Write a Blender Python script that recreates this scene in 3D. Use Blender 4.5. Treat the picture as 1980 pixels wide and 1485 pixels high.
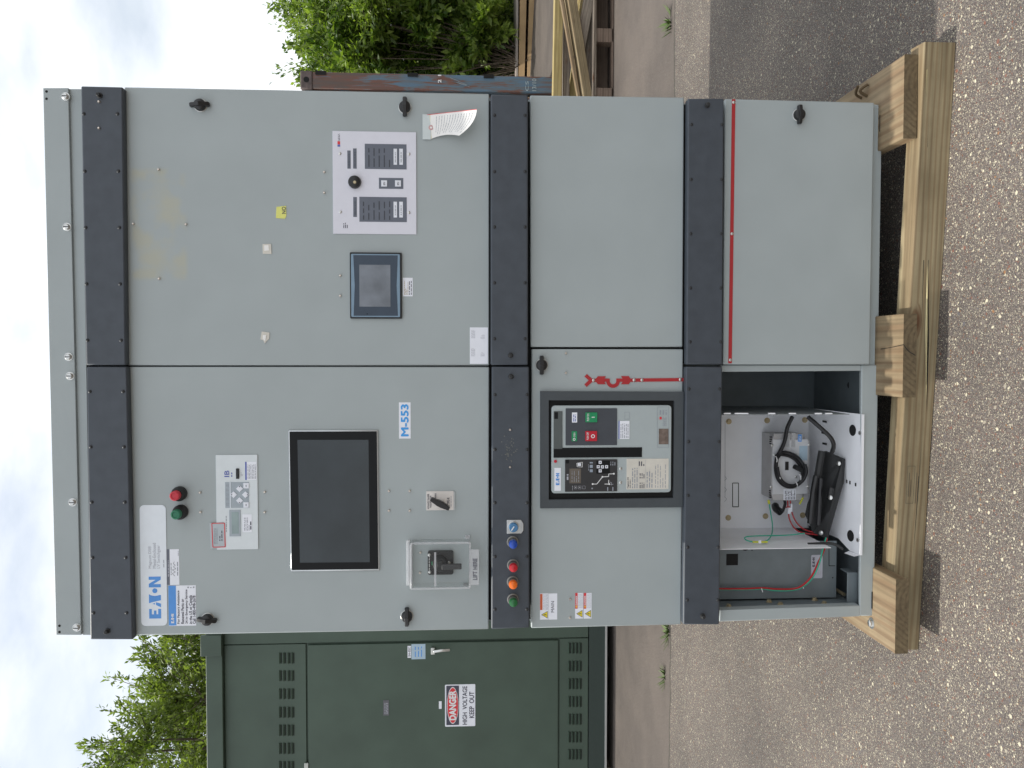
import bpy, math, random
import numpy as np
from mathutils import Vector, Matrix
random.seed(7); rng = np.random.default_rng(7)
S = bpy.context.scene
for o in list(bpy.data.objects): bpy.data.objects.remove(o)
C = S.collection
R_ = math.radians
# ------------------------------------------------------------------ camera
F, CX, CD, CH = 1600.0, .7842, 2.3585, 1.346
YAW, PITCH, ROLL = -.0334, .0606, .0016
_cy, _sy, _cp, _sp = math.cos(YAW), math.sin(YAW), math.cos(PITCH), math.sin(PITCH)
fw = np.array([_sy*_cp, _cy*_cp, -_sp]); rt = np.array([_cy, -_sy, 0.]); dn = np.cross(fw, rt)
_c, _s = math.cos(ROLL), math.sin(ROLL); rt, dn = _c*rt+_s*dn, -_s*rt+_c*dn
CAM = np.array([CX, -CD, CH])
cd = bpy.data.cameras.new('camera'); cam = bpy.data.objects.new('camera', cd); C.objects.link(cam)
cd.sensor_width = 36; cd.lens = F/1980*36; cd.clip_start = .05; cd.clip_end = 900
M = Matrix(((dn[0], rt[0], -fw[0], CAM[0]), (dn[1], rt[1], -fw[1], CAM[1]), (dn[2], rt[2], -fw[2], CAM[2]), (0, 0, 0, 1)))
cam.matrix_world = M; S.camera = cam
# ------------------------------------------------------------------ light
toSun = Vector((-.53, .012, 1)).normalized()
sl = bpy.data.lights.new('sun', 'SUN'); sl.energy = 3.7; sl.angle = R_(.55); sl.color = (1, .955, .88)
so = bpy.data.objects.new('sun', sl); C.objects.link(so); so.rotation_euler = toSun.to_track_quat('Z', 'Y').to_euler(); so.location = (-6, 0, 12)
W = bpy.data.worlds.new('World'); S.world = W; W.use_nodes = True
nt = W.node_tree; nt.nodes.clear(); N = nt.nodes.new; L = nt.links.new
bg = N('ShaderNodeBackground'); out = N('ShaderNodeOutputWorld'); L(bg.outputs[0], out.inputs[0])
sky = N('ShaderNodeTexSky'); sky.sky_type = 'NISHITA'; sky.sun_disc = False
sky.sun_elevation = math.asin(toSun.z); sky.sun_rotation = math.atan2(toSun.x, toSun.y)
sky.air_density = 1.3; sky.dust_density = 2.5
tc = N('ShaderNodeTexCoord'); mp = N('ShaderNodeMapping'); mp.inputs['Scale'].default_value = (1, 1, 2.2); L(tc.outputs['Generated'], mp.inputs[0])
n1 = N('ShaderNodeTexNoise'); n1.inputs['Scale'].default_value = 2.1; n1.inputs['Detail'].default_value = 9; n1.inputs['Roughness'].default_value = .55; L(mp.outputs[0], n1.inputs[0])
cr = N('ShaderNodeValToRGB'); cr.color_ramp.elements[0].position = .36; cr.color_ramp.elements[1].position = .56; L(n1.outputs[0], cr.inputs[0])
n2 = N('ShaderNodeTexNoise'); n2.inputs['Scale'].default_value = 5; n2.inputs['Detail'].default_value = 8; L(mp.outputs[0], n2.inputs[0])
cr2 = N('ShaderNodeValToRGB'); cr2.color_ramp.elements[0].position = .35; cr2.color_ramp.elements[1].position = .62
cr2.color_ramp.elements[0].color = (6.6, 7.0, 7.4, 1); cr2.color_ramp.elements[1].color = (9.5, 9.6, 9.8, 1); L(n2.outputs[0], cr2.inputs[0])
mx = N('ShaderNodeMix'); mx.data_type = 'RGBA'
mf = N('ShaderNodeMath'); mf.operation = 'MULTIPLY_ADD'; mf.inputs[1].default_value = .5; mf.inputs[2].default_value = .5; L(cr.outputs[0], mf.inputs[0])
L(mf.outputs[0], mx.inputs[0]); L(sky.outputs[0], mx.inputs[6]); L(cr2.outputs[0], mx.inputs[7]); L(mx.outputs[2], bg.inputs[0]); bg.inputs[1].default_value = .148
S.view_settings.view_transform = 'Standard'; S.view_settings.look = 'None'; S.view_settings.gamma = 1; S.view_settings.use_curve_mapping = False
S.view_settings.exposure = 0.0
S.render.resolution_x, S.render.resolution_y = 1024, 768
# ------------------------------------------------------------------ projection helpers (measure from the photograph)
def ray(px, py): return rt*(742.5-py)+dn*(px-990)+fw*F
def atY(px, py, Y=0.): q = ray(px, py); return CAM+q*(Y-CAM[1])/q[1]
def atZ(px, py, Z=0.): q = ray(px, py); return CAM+q*(Z-CAM[2])/q[2]
def rect(px0, py0, px1, py1, Y):
    mx_, my_ = (px0+px1)/2, (py0+py1)/2
    return atY(mx_, py1, Y)[0], atY(mx_, py0, Y)[0], atY(px1, my_, Y)[2], atY(px0, my_, Y)[2]
# ------------------------------------------------------------------ materials
MATS = {}
def mat(name, col, rough=.5, metal=0., var=.05, vs=40., bump=0., bs=300., spec=None, coat=0.):
    if name in MATS: return MATS[name]
    m = bpy.data.materials.new(name); m.use_nodes = True; t = m.node_tree; b = t.nodes['Principled BSDF']
    b.inputs['Roughness'].default_value = rough; b.inputs['Metallic'].default_value = metal
    if spec is not None: b.inputs['Specular IOR Level'].default_value = spec
    if coat: b.inputs['Coat Weight'].default_value = coat
    g = t.nodes.new('ShaderNodeNewGeometry'); nz = t.nodes.new('ShaderNodeTexNoise'); nz.inputs['Scale'].default_value = vs; nz.inputs['Detail'].default_value = 4
    t.links.new(g.outputs['Position'], nz.inputs[0])
    r = t.nodes.new('ShaderNodeValToRGB'); r.color_ramp.elements[0].position = .3; r.color_ramp.elements[1].position = .7
    r.color_ramp.elements[0].color = tuple(c*(1-var) for c in col)+(1,); r.color_ramp.elements[1].color = tuple(min(1, c*(1+var)) for c in col)+(1,)
    t.links.new(nz.outputs[0], r.inputs[0]); t.links.new(r.outputs[0], b.inputs['Base Color'])
    if bump:
        z = t.nodes.new('ShaderNodeTexNoise'); z.inputs['Scale'].default_value = bs; z.inputs['Detail'].default_value = 2; t.links.new(g.outputs['Position'], z.inputs[0])
        bp = t.nodes.new('ShaderNodeBump'); bp.inputs['Strength'].default_value = bump; bp.inputs['Distance'].default_value = .001
        t.links.new(z.outputs[0], bp.inputs['Height']); t.links.new(bp.outputs[0], b.inputs['Normal'])
    MATS[name] = m; return m
def N_(m, typ, **kw):
    n = m.node_tree.nodes.new(typ)
    for k, v in kw.items(): n.inputs[k].default_value = v
    return n
grey = mat('light_grey_paint', (.375, .418, .422), .42, var=.035, vs=6, bump=.12, bs=900)
dark = mat('charcoal_paint', (.056, .067, .083), .45, var=.1, vs=30, bump=.2, bs=900)
frm = mat('charcoal_plastic', (.06, .07, .078), .6, bump=.3, bs=1200)
blackp = mat('black_plastic', (.012, .012, .013), .35)
blackr = mat('black_rubber', (.02, .021, .022), .6)
gap = mat('dark_gap', (.01, .01, .01), .9)
steel = mat('zinc_steel', (.62, .62, .6), .3, 1.)
stud_m = mat('bare_stud', (.7, .62, .55), .35, .8)
nickel = mat('dull_nickel', (.3, .29, .27), .4, .8)
brass = mat('brass_zinc', (.5, .42, .27), .4, .7)
white = mat('white_label', (.84, .86, .92), .45, var=.02)
whiteb = mat('white_tray_paint', (.86, .87, .90), .4, var=.05, vs=9, bump=.1)
wtext = mat('white_ink', (.8, .8, .8), .5)
plate = mat('nameplate_white', (.78, .83, .88), .35, var=.02)
relay = mat('relay_face', (.69, .74, .76), .4, var=.02)
blue = mat('blue_ink', (.09, .30, .72), .4)
navy = mat('navy_ink', (.1, .13, .42), .5)
ink = mat('dark_ink', (.06, .06, .09), .5)
inkg = mat('grey_ink', (.3, .32, .36), .5)
inkl = mat('pale_ink', (.42, .43, .48), .5)
red = mat('red_plastic', (.5, .012, .03), .35)
redt = mat('red_tape', (.42, .02, .025), .5)
rednk = mat('red_ink', (.7, .04, .05), .5)
green = mat('green_plastic', (.01, .26, .10), .35)
redlens = mat('red_lens', (.5, .01, .02), .3, coat=.15)
greenlens = mat('green_lens', (.012, .13, .035), .3, coat=.15)
tealcap = mat('teal_cap', (.02, .17, .09), .4)
redcap = mat('coral_cap', (.55, .03, .05), .4)
amber = mat('amber_lens', (.85, .16, .01), .3, coat=.15)
bluelens = mat('blue_lens', (.01, .06, .38), .3, coat=.15)
bluek = mat('blue_knob', (.07, .2, .38), .4)
orange = mat('orange_ink', (.6, .12, .04), .5)
yellow = mat('yellow_ink', (.8, .65, .03), .5)
yell = mat('yellow_sticker', (.75, .75, .2), .5)
cream = mat('cream_label', (.66, .63, .56), .5)
slate = mat('slate_print', (.13, .145, .18), .5)
panelw = mat('lavender_panel', (.72, .72, .79), .4, var=.015)
key = mat('pale_key', (.78, .8, .86), .45)
keygrey = mat('keypad_grey', (.36, .41, .45), .45)
lcd = mat('lcd_glass', (.3, .38, .38), .12, var=.2, vs=14)
screen = mat('screen_glass', (.028, .036, .042), .16, var=.2, vs=8)
bez = mat('bezel_black', (.005, .006, .007), .5, spec=.25)
silver = mat('silver_bezel', (.6, .62, .63), .3, .7)
bezblue = mat('bezel_navy', (.035, .055, .085), .35)
bezlight = mat('bezel_pale_blue', (.2, .3, .4), .35)
screen2 = mat('small_screen_glass', (.17, .19, .22), .2, var=.3, vs=12)
brkface = mat('breaker_face', (.40, .45, .455), .45, var=.02)
brkdark = mat('breaker_charcoal', (.055, .062, .075), .5)
trip = mat('trip_unit_black', (.03, .03, .032), .4)
smoke = mat('smoked_window', (.1, .115, .115), .15)
brown = mat('brown_window', (.17, .13, .11), .15, var=.3, vs=90)
inner = mat('inner_steel', (.17, .2, .215), .5, .2, var=.08, vs=20)
modm = mat('module_casting', (.5, .49, .49), .45, .2, var=.06, vs=30)
modf = mat('module_cover', (.63, .64, .66), .4, var=.03)
cable = mat('cable_black', (.012, .012, .014), .4)
wred = mat('red_wire', (.42, .012, .02), .4)
wgrn = mat('green_wire', (.03, .4, .27), .4)
wyel = mat('yellow_sleeve', (.6, .62, .05), .5)
tape = mat('clear_tape', (.52, .58, .58), .2)
pap = mat('paper', (.88, .87, .84), .7, var=.04)
papy = mat('paper_yellow', (.72, .70, .5), .7)
gcab = mat('dark_green_paint', (.058, .090, .066), .5, var=.12, vs=3, bump=.15, bs=200)
gbase = mat('dark_green_base', (.028, .045, .038), .5)
pblue = mat('pale_blue_label', (.42, .55, .65), .4)
paleedge = mat('pale_edge', (.4, .4, .38), .6)  # pale strip along the lower edge of the enclosure base
# door paint with the ghost of a removed plate (glue residue)
def stained():
    m = grey.copy(); m.name = 'light_grey_paint_glue'; t = m.node_tree; b = t.nodes['Principled BSDF']
    src = b.inputs['Base Color'].links[0].from_socket
    g = t.nodes.new('ShaderNodeNewGeometry'); sp = t.nodes.new('ShaderNodeSeparateXYZ'); t.links.new(g.outputs['Position'], sp.inputs[0])
    x0, x1, z0, z1 = rect(255, 327, 360, 540, 0)
    def box(sock, a, b_, s=.006):
        r1 = N_(m, 'ShaderNodeMapRange'); r1.inputs[1].default_value = a-s; r1.inputs[2].default_value = a+s; t.links.new(sock, r1.inputs[0])
        r2 = N_(m, 'ShaderNodeMapRange'); r2.inputs[1].default_value = b_+s; r2.inputs[2].default_value = b_-s; t.links.new(sock, r2.inputs[0])
        mu = N_(m, 'ShaderNodeMath'); mu.operation = 'MULTIPLY'; t.links.new(r1.outputs[0], mu.inputs[0]); t.links.new(r2.outputs[0], mu.inputs[1]); return mu.outputs[0]
    a = box(sp.outputs[0], x0, x1); c = box(sp.outputs[2], z0, z1)
    mu = N_(m, 'ShaderNodeMath'); mu.operation = 'MULTIPLY'; t.links.new(a, mu.inputs[0]); t.links.new(c, mu.inputs[1])
    nz = N_(m, 'ShaderNodeTexNoise', Scale=11., Detail=5.); t.links.new(g.outputs['Position'], nz.inputs[0])
    r = N_(m, 'ShaderNodeMapRange'); r.inputs[1].default_value = .44; r.inputs[2].default_value = .58; r.inputs[4].default_value = .8; t.links.new(nz.outputs[0], r.inputs[0])
    m2 = N_(m, 'ShaderNodeMath'); m2.operation = 'MULTIPLY'; t.links.new(mu.outputs[0], m2.inputs[0]); t.links.new(r.outputs[0], m2.inputs[1])
    mi = N_(m, 'ShaderNodeMix'); mi.data_type = 'RGBA'; t.links.new(m2.outputs[0], mi.inputs[0]); t.links.new(src, mi.inputs[6]); mi.inputs[7].default_value = (.43, .43, .345, 1)
    t.links.new(mi.outputs[2], b.inputs['Base Color']); return m
greyst = stained()
def acrylic():
    m = bpy.data.materials.new('clear_acrylic'); m.use_nodes = True; t = m.node_tree; t.nodes.clear()
    o = t.nodes.new('ShaderNodeOutputMaterial'); mxs = t.nodes.new('ShaderNodeMixShader'); tr = t.nodes.new('ShaderNodeBsdfTransparent'); gl = t.nodes.new('ShaderNodeBsdfGlossy')
    tr.inputs[0].default_value = (.985, .99, .99, 1); gl.inputs['Roughness'].default_value = .06; lw = t.nodes.new('ShaderNodeFresnel'); lw.inputs[0].default_value = 1.5
    mr = t.nodes.new('ShaderNodeMath'); mr.operation = 'MULTIPLY_ADD'; mr.inputs[1].default_value = .3; mr.inputs[2].default_value = .0
    t.links.new(lw.outputs[0], mr.inputs[0]); t.links.new(mr.outputs[0], mxs.inputs[0]); t.links.new(tr.outputs[0], mxs.inputs[1]); t.links.new(gl.outputs[0], mxs.inputs[2]); t.links.new(mxs.outputs[0], o.inputs[0]); return m
clear = acrylic()
def frosted():
    m = bpy.data.materials.new('frosted_acrylic'); m.use_nodes = True; t = m.node_tree; t.nodes.clear()
    o = t.nodes.new('ShaderNodeOutputMaterial'); mxs = t.nodes.new('ShaderNodeMixShader'); tr = t.nodes.new('ShaderNodeBsdfTransparent'); gl = t.nodes.new('ShaderNodeBsdfPrincipled')
    gl.inputs['Base Color'].default_value = (.75, .76, .78, 1); gl.inputs['Roughness'].default_value = .2; mxs.inputs[0].default_value = .34
    t.links.new(tr.outputs[0], mxs.inputs[1]); t.links.new(gl.outputs[0], mxs.inputs[2]); t.links.new(mxs.outputs[0], o.inputs[0]); return m
frost = frosted()  # pale half-clear acrylic for cover edges, hinge, tab and streak
def wood(name, c1, c2, ringc, scale=1., grey_=.0, seed=0.):
    m = bpy.data.materials.new(name); m.use_nodes = True; t = m.node_tree; b = t.nodes['Principled BSDF']; b.inputs['Roughness'].default_value = .75
    tc = t.nodes.new('ShaderNodeTexCoord'); mpn = N_(m, 'ShaderNodeMapping'); mpn.inputs['Scale'].default_value = (.09, 1, 1); t.links.new(tc.outputs['Object'], mpn.inputs[0])
    nz = N_(m, 'ShaderNodeTexNoise', Scale=9., Detail=3.); t.links.new(mpn.outputs[0], nz.inputs[0])
    # rings about an axis outside the section
    sp = t.nodes.new('ShaderNodeSeparateXYZ'); t.links.new(tc.outputs['Object'], sp.inputs[0])
    ay = N_(m, 'ShaderNodeMath'); ay.operation = 'ADD'; ay.inputs[1].default_value = .02+seed*.03; t.links.new(sp.outputs[1], ay.inputs[0])
    az = N_(m, 'ShaderNodeMath'); az.operation = 'ADD'; az.inputs[1].default_value = .07; t.links.new(sp.outputs[2], az.inputs[0])
    cb = t.nodes.new('ShaderNodeCombineXYZ'); t.links.new(ay.outputs[0], cb.inputs[1]); t.links.new(az.outputs[0], cb.inputs[2])
    ln = t.nodes.new('ShaderNodeVectorMath'); ln.operation = 'LENGTH'; t.links.new(cb.outputs[0], ln.inputs[0])
    ad = N_(m, 'ShaderNodeMath'); ad.operation = 'MULTIPLY_ADD'; ad.inputs[1].default_value = .05; t.links.new(nz.outputs[0], ad.inputs[0]); t.links.new(ln.outputs['Value'], ad.inputs[2])
    # knots
    vo = N_(m, 'ShaderNodeTexVoronoi', Scale=1.); vo.inputs['Scale'].default_value = 3.2
    mk = N_(m, 'ShaderNodeMapping'); mk.inputs['Scale'].default_value = (.8, 2.2, 2.2); mk.inputs['Location'].default_value = (seed*1.7, seed, .3); t.links.new(tc.outputs['Object'], mk.inputs[0]); t.links.new(mk.outputs[0], vo.inputs[0])
    kn = N_(m, 'ShaderNodeMapRange'); kn.inputs[1].default_value = .14; kn.inputs[2].default_value = .05; kn.inputs[3].default_value = 0; kn.inputs[4].default_value = 1; t.links.new(vo.outputs['Distance'], kn.inputs[0])
    ad2 = N_(m, 'ShaderNodeMath'); ad2.operation = 'MULTIPLY_ADD'; ad2.inputs[1].default_value = .02; t.links.new(kn.outputs[0], ad2.inputs[0]); t.links.new(ad.outputs[0], ad2.inputs[2])
    mu = N_(m, 'ShaderNodeMath'); mu.operation = 'MULTIPLY'; mu.inputs[1].default_value = 520*scale; t.links.new(ad2.outputs[0], mu.inputs[0])
    sn = N_(m, 'ShaderNodeMath'); sn.operation = 'SINE'; t.links.new(mu.outputs[0], sn.inputs[0])
    rr = N_(m, 'ShaderNodeMapRange'); rr.inputs[1].default_value = -.2; rr.inputs[2].default_value = 1; rr.inputs[4].default_value = .6; t.links.new(sn.outputs[0], rr.inputs[0])
    n3 = N_(m, 'ShaderNodeTexNoise', Scale=5., Detail=6., Roughness=.6); t.links.new(tc.outputs['Object'], n3.inputs[0])
    r0 = t.nodes.new('ShaderNodeValToRGB'); r0.color_ramp.elements[0].position = .35; r0.color_ramp.elements[1].position = .65
    r0.color_ramp.elements[0].color = c1+(1,); r0.color_ramp.elements[1].color = c2+(1,); t.links.new(n3.outputs[0], r0.inputs[0])
    m1 = N_(m, 'ShaderNodeMix'); m1.data_type = 'RGBA'; t.links.new(rr.outputs[0], m1.inputs[0]); t.links.new(r0.outputs[0], m1.inputs[6]); m1.inputs[7].default_value = ringc+(1,)
    m2 = N_(m, 'ShaderNodeMix'); m2.data_type = 'RGBA'; t.links.new(kn.outputs[0], m2.inputs[0]); t.links.new(m1.outputs[2], m2.inputs[6]); m2.inputs[7].default_value = (.14, .065, .03, 1)
    # fibre streaks
    mp2 = N_(m, 'ShaderNodeMapping'); mp2.inputs['Scale'].default_value = (3, 90, 90); t.links.new(tc.outputs['Object'], mp2.inputs[0])
    n4 = N_(m, 'ShaderNodeTexNoise', Scale=1., Detail=6.); t.links.new(mp2.outputs[0], n4.inputs[0])
    m3 = N_(m, 'ShaderNodeMix'); m3.data_type = 'RGBA'; m3.blend_type = 'MULTIPLY'; m3.inputs[0].default_value = .45; t.links.new(m2.outputs[2], m3.inputs[6])
    r4 = t.nodes.new('ShaderNodeValToRGB'); r4.color_ramp.elements[0].position = .33; r4.color_ramp.elements[0].color = (.35, .35, .33, 1); r4.color_ramp.elements[1].position = .6; t.links.new(n4.outputs[0], r4.inputs[0]); t.links.new(r4.outputs[0], m3.inputs[7])
    t.links.new(m3.outputs[2], b.inputs['Base Color'])
    bp = t.nodes.new('ShaderNodeBump'); bp.inputs['Strength'].default_value = .5; bp.inputs['Distance'].default_value = .002; t.links.new(n4.outputs[0], bp.inputs['Height']); t.links.new(bp.outputs[0], b.inputs['Normal'])
    return m
pine = wood('treated_pine', (.265, .21, .12), (.37, .30, .18), (.20, .13, .065), .8)
pine2 = wood('fresh_pine', (.25, .18, .10), (.33, .25, .15), (.19, .115, .06), .55, seed=1.)
pine3 = wood('yellow_pine', (.42, .33, .13), (.50, .40, .18), (.33, .24, .10), .5, seed=2.)
woodg = wood('weathered_pine', (.24, .20, .16), (.33, .28, .22), (.17, .13, .10), .6, seed=3.)
endg = wood('end_grain', (.15, .11, .06), (.22, .165, .09), (.11, .075, .04), .9, seed=.6)
tanw = mat('tan_board', (.5, .34, .18), .7, var=.1, vs=3)
# ------------------------------------------------------------------ ground material
def asphalt():
    m = bpy.data.materials.new('asphalt'); m.use_nodes = True; t = m.node_tree; b = t.nodes['Principled BSDF']; b.inputs['Roughness'].default_value = .8
    g = t.nodes.new('ShaderNodeNewGeometry'); P = g.outputs['Position']
    wn = N_(m, 'ShaderNodeTexNoise', Scale=60., Detail=2.); t.links.new(P, wn.inputs[0])
    wm = t.nodes.new('ShaderNodeVectorMath'); wm.operation = 'MULTIPLY_ADD'; wm.inputs[1].default_value = (.010, .010, .0); t.links.new(wn.outputs['Color'], wm.inputs[0]); t.links.new(P, wm.inputs[2]); P2 = wm.outputs[0]
    def layer(scale, thr, seed):
        mp_ = N_(m, 'ShaderNodeMapping'); mp_.inputs['Location'].default_value = (seed, seed*2, 0); t.links.new(P2, mp_.inputs[0])
        v = N_(m, 'ShaderNodeTexVoronoi'); v.voronoi_dimensions = '2D'; v.inputs['Scale'].default_value = scale; t.links.new(mp_.outputs[0], v.inputs[0])
        sc = t.nodes.new('ShaderNodeSeparateColor'); t.links.new(v.outputs['Color'], sc.inputs[0])
        th = N_(m, 'ShaderNodeMath'); th.operation = 'MULTIPLY_ADD'; th.inputs[1].default_value = .26; th.inputs[2].default_value = .16; t.links.new(sc.outputs[1], th.inputs[0])
        d = N_(m, 'ShaderNodeMath'); d.operation = 'SUBTRACT'; t.links.new(th.outputs[0], d.inputs[0]); t.links.new(v.outputs['Distance'], d.inputs[1])
        e = N_(m, 'ShaderNodeMapRange'); e.inputs[1].default_value = 0; e.inputs[2].default_value = .06; t.links.new(d.outputs[0], e.inputs[0])
        gt = N_(m, 'ShaderNodeMath'); gt.operation = 'GREATER_THAN'; gt.inputs[1].default_value = thr; t.links.new(sc.outputs[0], gt.inputs[0])
        mm = N_(m, 'ShaderNodeMath'); mm.operation = 'MULTIPLY'; t.links.new(e.outputs[0], mm.inputs[0]); t.links.new(gt.outputs[0], mm.inputs[1])
        rc = t.nodes.new('ShaderNodeValToRGB'); el = rc.color_ramp.elements; rc.color_ramp.interpolation = 'CONSTANT'
        el[0].position = 0; el[0].color = (.20, .17, .16, 1); el[1].position = .22; el[1].color = (.27, .235, .21, 1)
        for p_, c_ in ((.42, (.42, .38, .31)), (.66, (.24, .11, .08)), (.74, (.70, .65, .50)), (.92, (.15, .145, .16)), (.965, (.32, .17, .08))):
            q = el.new(p_); q.color = c_+(1,)
        t.links.new(sc.outputs[2], rc.inputs[0]); return mm.outputs[0], rc.outputs[0]
    nb = N_(m, 'ShaderNodeTexNoise', Scale=170., Detail=5., Roughness=.75); t.links.new(P, nb.inputs[0])
    rb = t.nodes.new('ShaderNodeValToRGB'); rb.color_ramp.elements[0].position = .36; rb.color_ramp.elements[0].color = (.04, .035, .036, 1); rb.color_ramp.elements[1].position = .66; rb.color_ramp.elements[1].color = (.175, .15, .14, 1); t.links.new(nb.outputs[0], rb.inputs[0])
    cur = rb.outputs[0]; hs = []
    # smoother, browner apron beyond the joint at Y 2.87
    sp = t.nodes.new('ShaderNodeSeparateXYZ'); t.links.new(P, sp.inputs[0])
    nj = N_(m, 'ShaderNodeTexNoise', Scale=1.5, Detail=5.); t.links.new(P, nj.inputs[0])
    yj = N_(m, 'ShaderNodeMath'); yj.operation = 'MULTIPLY_ADD'; yj.inputs[1].default_value = .16; t.links.new(nj.outputs[0], yj.inputs[0]); t.links.new(sp.outputs[1], yj.inputs[2])
    far = N_(m, 'ShaderNodeMapRange'); far.inputs[1].default_value = 2.94; far.inputs[2].default_value = 2.98; t.links.new(yj.outputs[0], far.inputs[0])
    inv = N_(m, 'ShaderNodeMath'); inv.operation = 'MULTIPLY_ADD'; inv.inputs[1].default_value = -.75; inv.inputs[2].default_value = 1; t.links.new(far.outputs[0], inv.inputs[0])
    for sc_, th_, sd in ((420, .3, 5.), (230, .35, 0.), (130, .55, 3.), (74, .88, 9.)):
        a, c = layer(sc_, th_, sd)
        am = N_(m, 'ShaderNodeMath'); am.operation = 'MULTIPLY'; t.links.new(a, am.inputs[0]); t.links.new(inv.outputs[0], am.inputs[1])
        mi = N_(m, 'ShaderNodeMix'); mi.data_type = 'RGBA'; t.links.new(am.outputs[0], mi.inputs[0]); t.links.new(cur, mi.inputs[6]); t.links.new(c, mi.inputs[7]); cur = mi.outputs[2]; hs.append(a)
    mi = N_(m, 'ShaderNodeMix'); mi.data_type = 'RGBA'; fm = N_(m, 'ShaderNodeMath'); fm.operation = 'MULTIPLY'; fm.inputs[1].default_value = .5; t.links.new(far.outputs[0], fm.inputs[0])
    t.links.new(fm.outputs[0], mi.inputs[0]); t.links.new(cur, mi.inputs[6]); mi.inputs[7].default_value = (.178, .15, .13, 1); cur = mi.outputs[2]
    # broad stains
    nl = N_(m, 'ShaderNodeTexNoise', Scale=1.1, Detail=7., Roughness=.62); t.links.new(P, nl.inputs[0])
    rl = t.nodes.new('ShaderNodeValToRGB'); rl.color_ramp.elements[0].position = .3; rl.color_ramp.elements[0].color = (.61, .61, .60, 1); rl.color_ramp.elements[1].position = .62; rl.color_ramp.elements[1].color = (1.03, 1.01, .96, 1); t.links.new(nl.outputs[0], rl.inputs[0])
    m3 = N_(m, 'ShaderNodeMix'); m3.data_type = 'RGBA'; m3.blend_type = 'MULTIPLY'; m3.inputs[0].default_value = 1; t.links.new(cur, m3.inputs[6]); t.links.new(rl.outputs[0], m3.inputs[7]); cur = m3.outputs[2]
    # joint crack
    ab = N_(m, 'ShaderNodeMath'); ab.operation = 'SUBTRACT'; ab.inputs[1].default_value = 2.95; t.links.new(yj.outputs[0], ab.inputs[0])
    a2 = N_(m, 'ShaderNodeMath'); a2.operation = 'ABSOLUTE'; t.links.new(ab.outputs[0], a2.inputs[0])
    cr_ = N_(m, 'ShaderNodeMapRange'); cr_.inputs[1].default_value = .022; cr_.inputs[2].default_value = .004; cr_.inputs[3].default_value = 0; cr_.inputs[4].default_value = .75; t.links.new(a2.outputs[0], cr_.inputs[0])
    m4 = N_(m, 'ShaderNodeMix'); m4.data_type = 'RGBA'; t.links.new(cr_.outputs[0], m4.inputs[0]); t.links.new(cur, m4.inputs[6]); m4.inputs[7].default_value = (.05, .045, .035, 1); cur = m4.outputs[2]
    t.links.new(cur, b.inputs['Base Color'])
    s1 = N_(m, 'ShaderNodeMath'); s1.operation = 'ADD'; t.links.new(hs[1], s1.inputs[0]); t.links.new(hs[2], s1.inputs[1])
    s2 = N_(m, 'ShaderNodeMath'); s2.operation = 'MULTIPLY_ADD'; s2.inputs[1].default_value = .7; t.links.new(nb.outputs[0], s2.inputs[0]); t.links.new(s1.outputs[0], s2.inputs[2])
    bp = t.nodes.new('ShaderNodeBump'); bp.inputs['Strength'].default_value = .8; bp.inputs['Distance'].default_value = .004; t.links.new(s2.outputs[0], bp.inputs['Height']); t.links.new(bp.outputs[0], b.inputs['Normal'])
    return m
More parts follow.
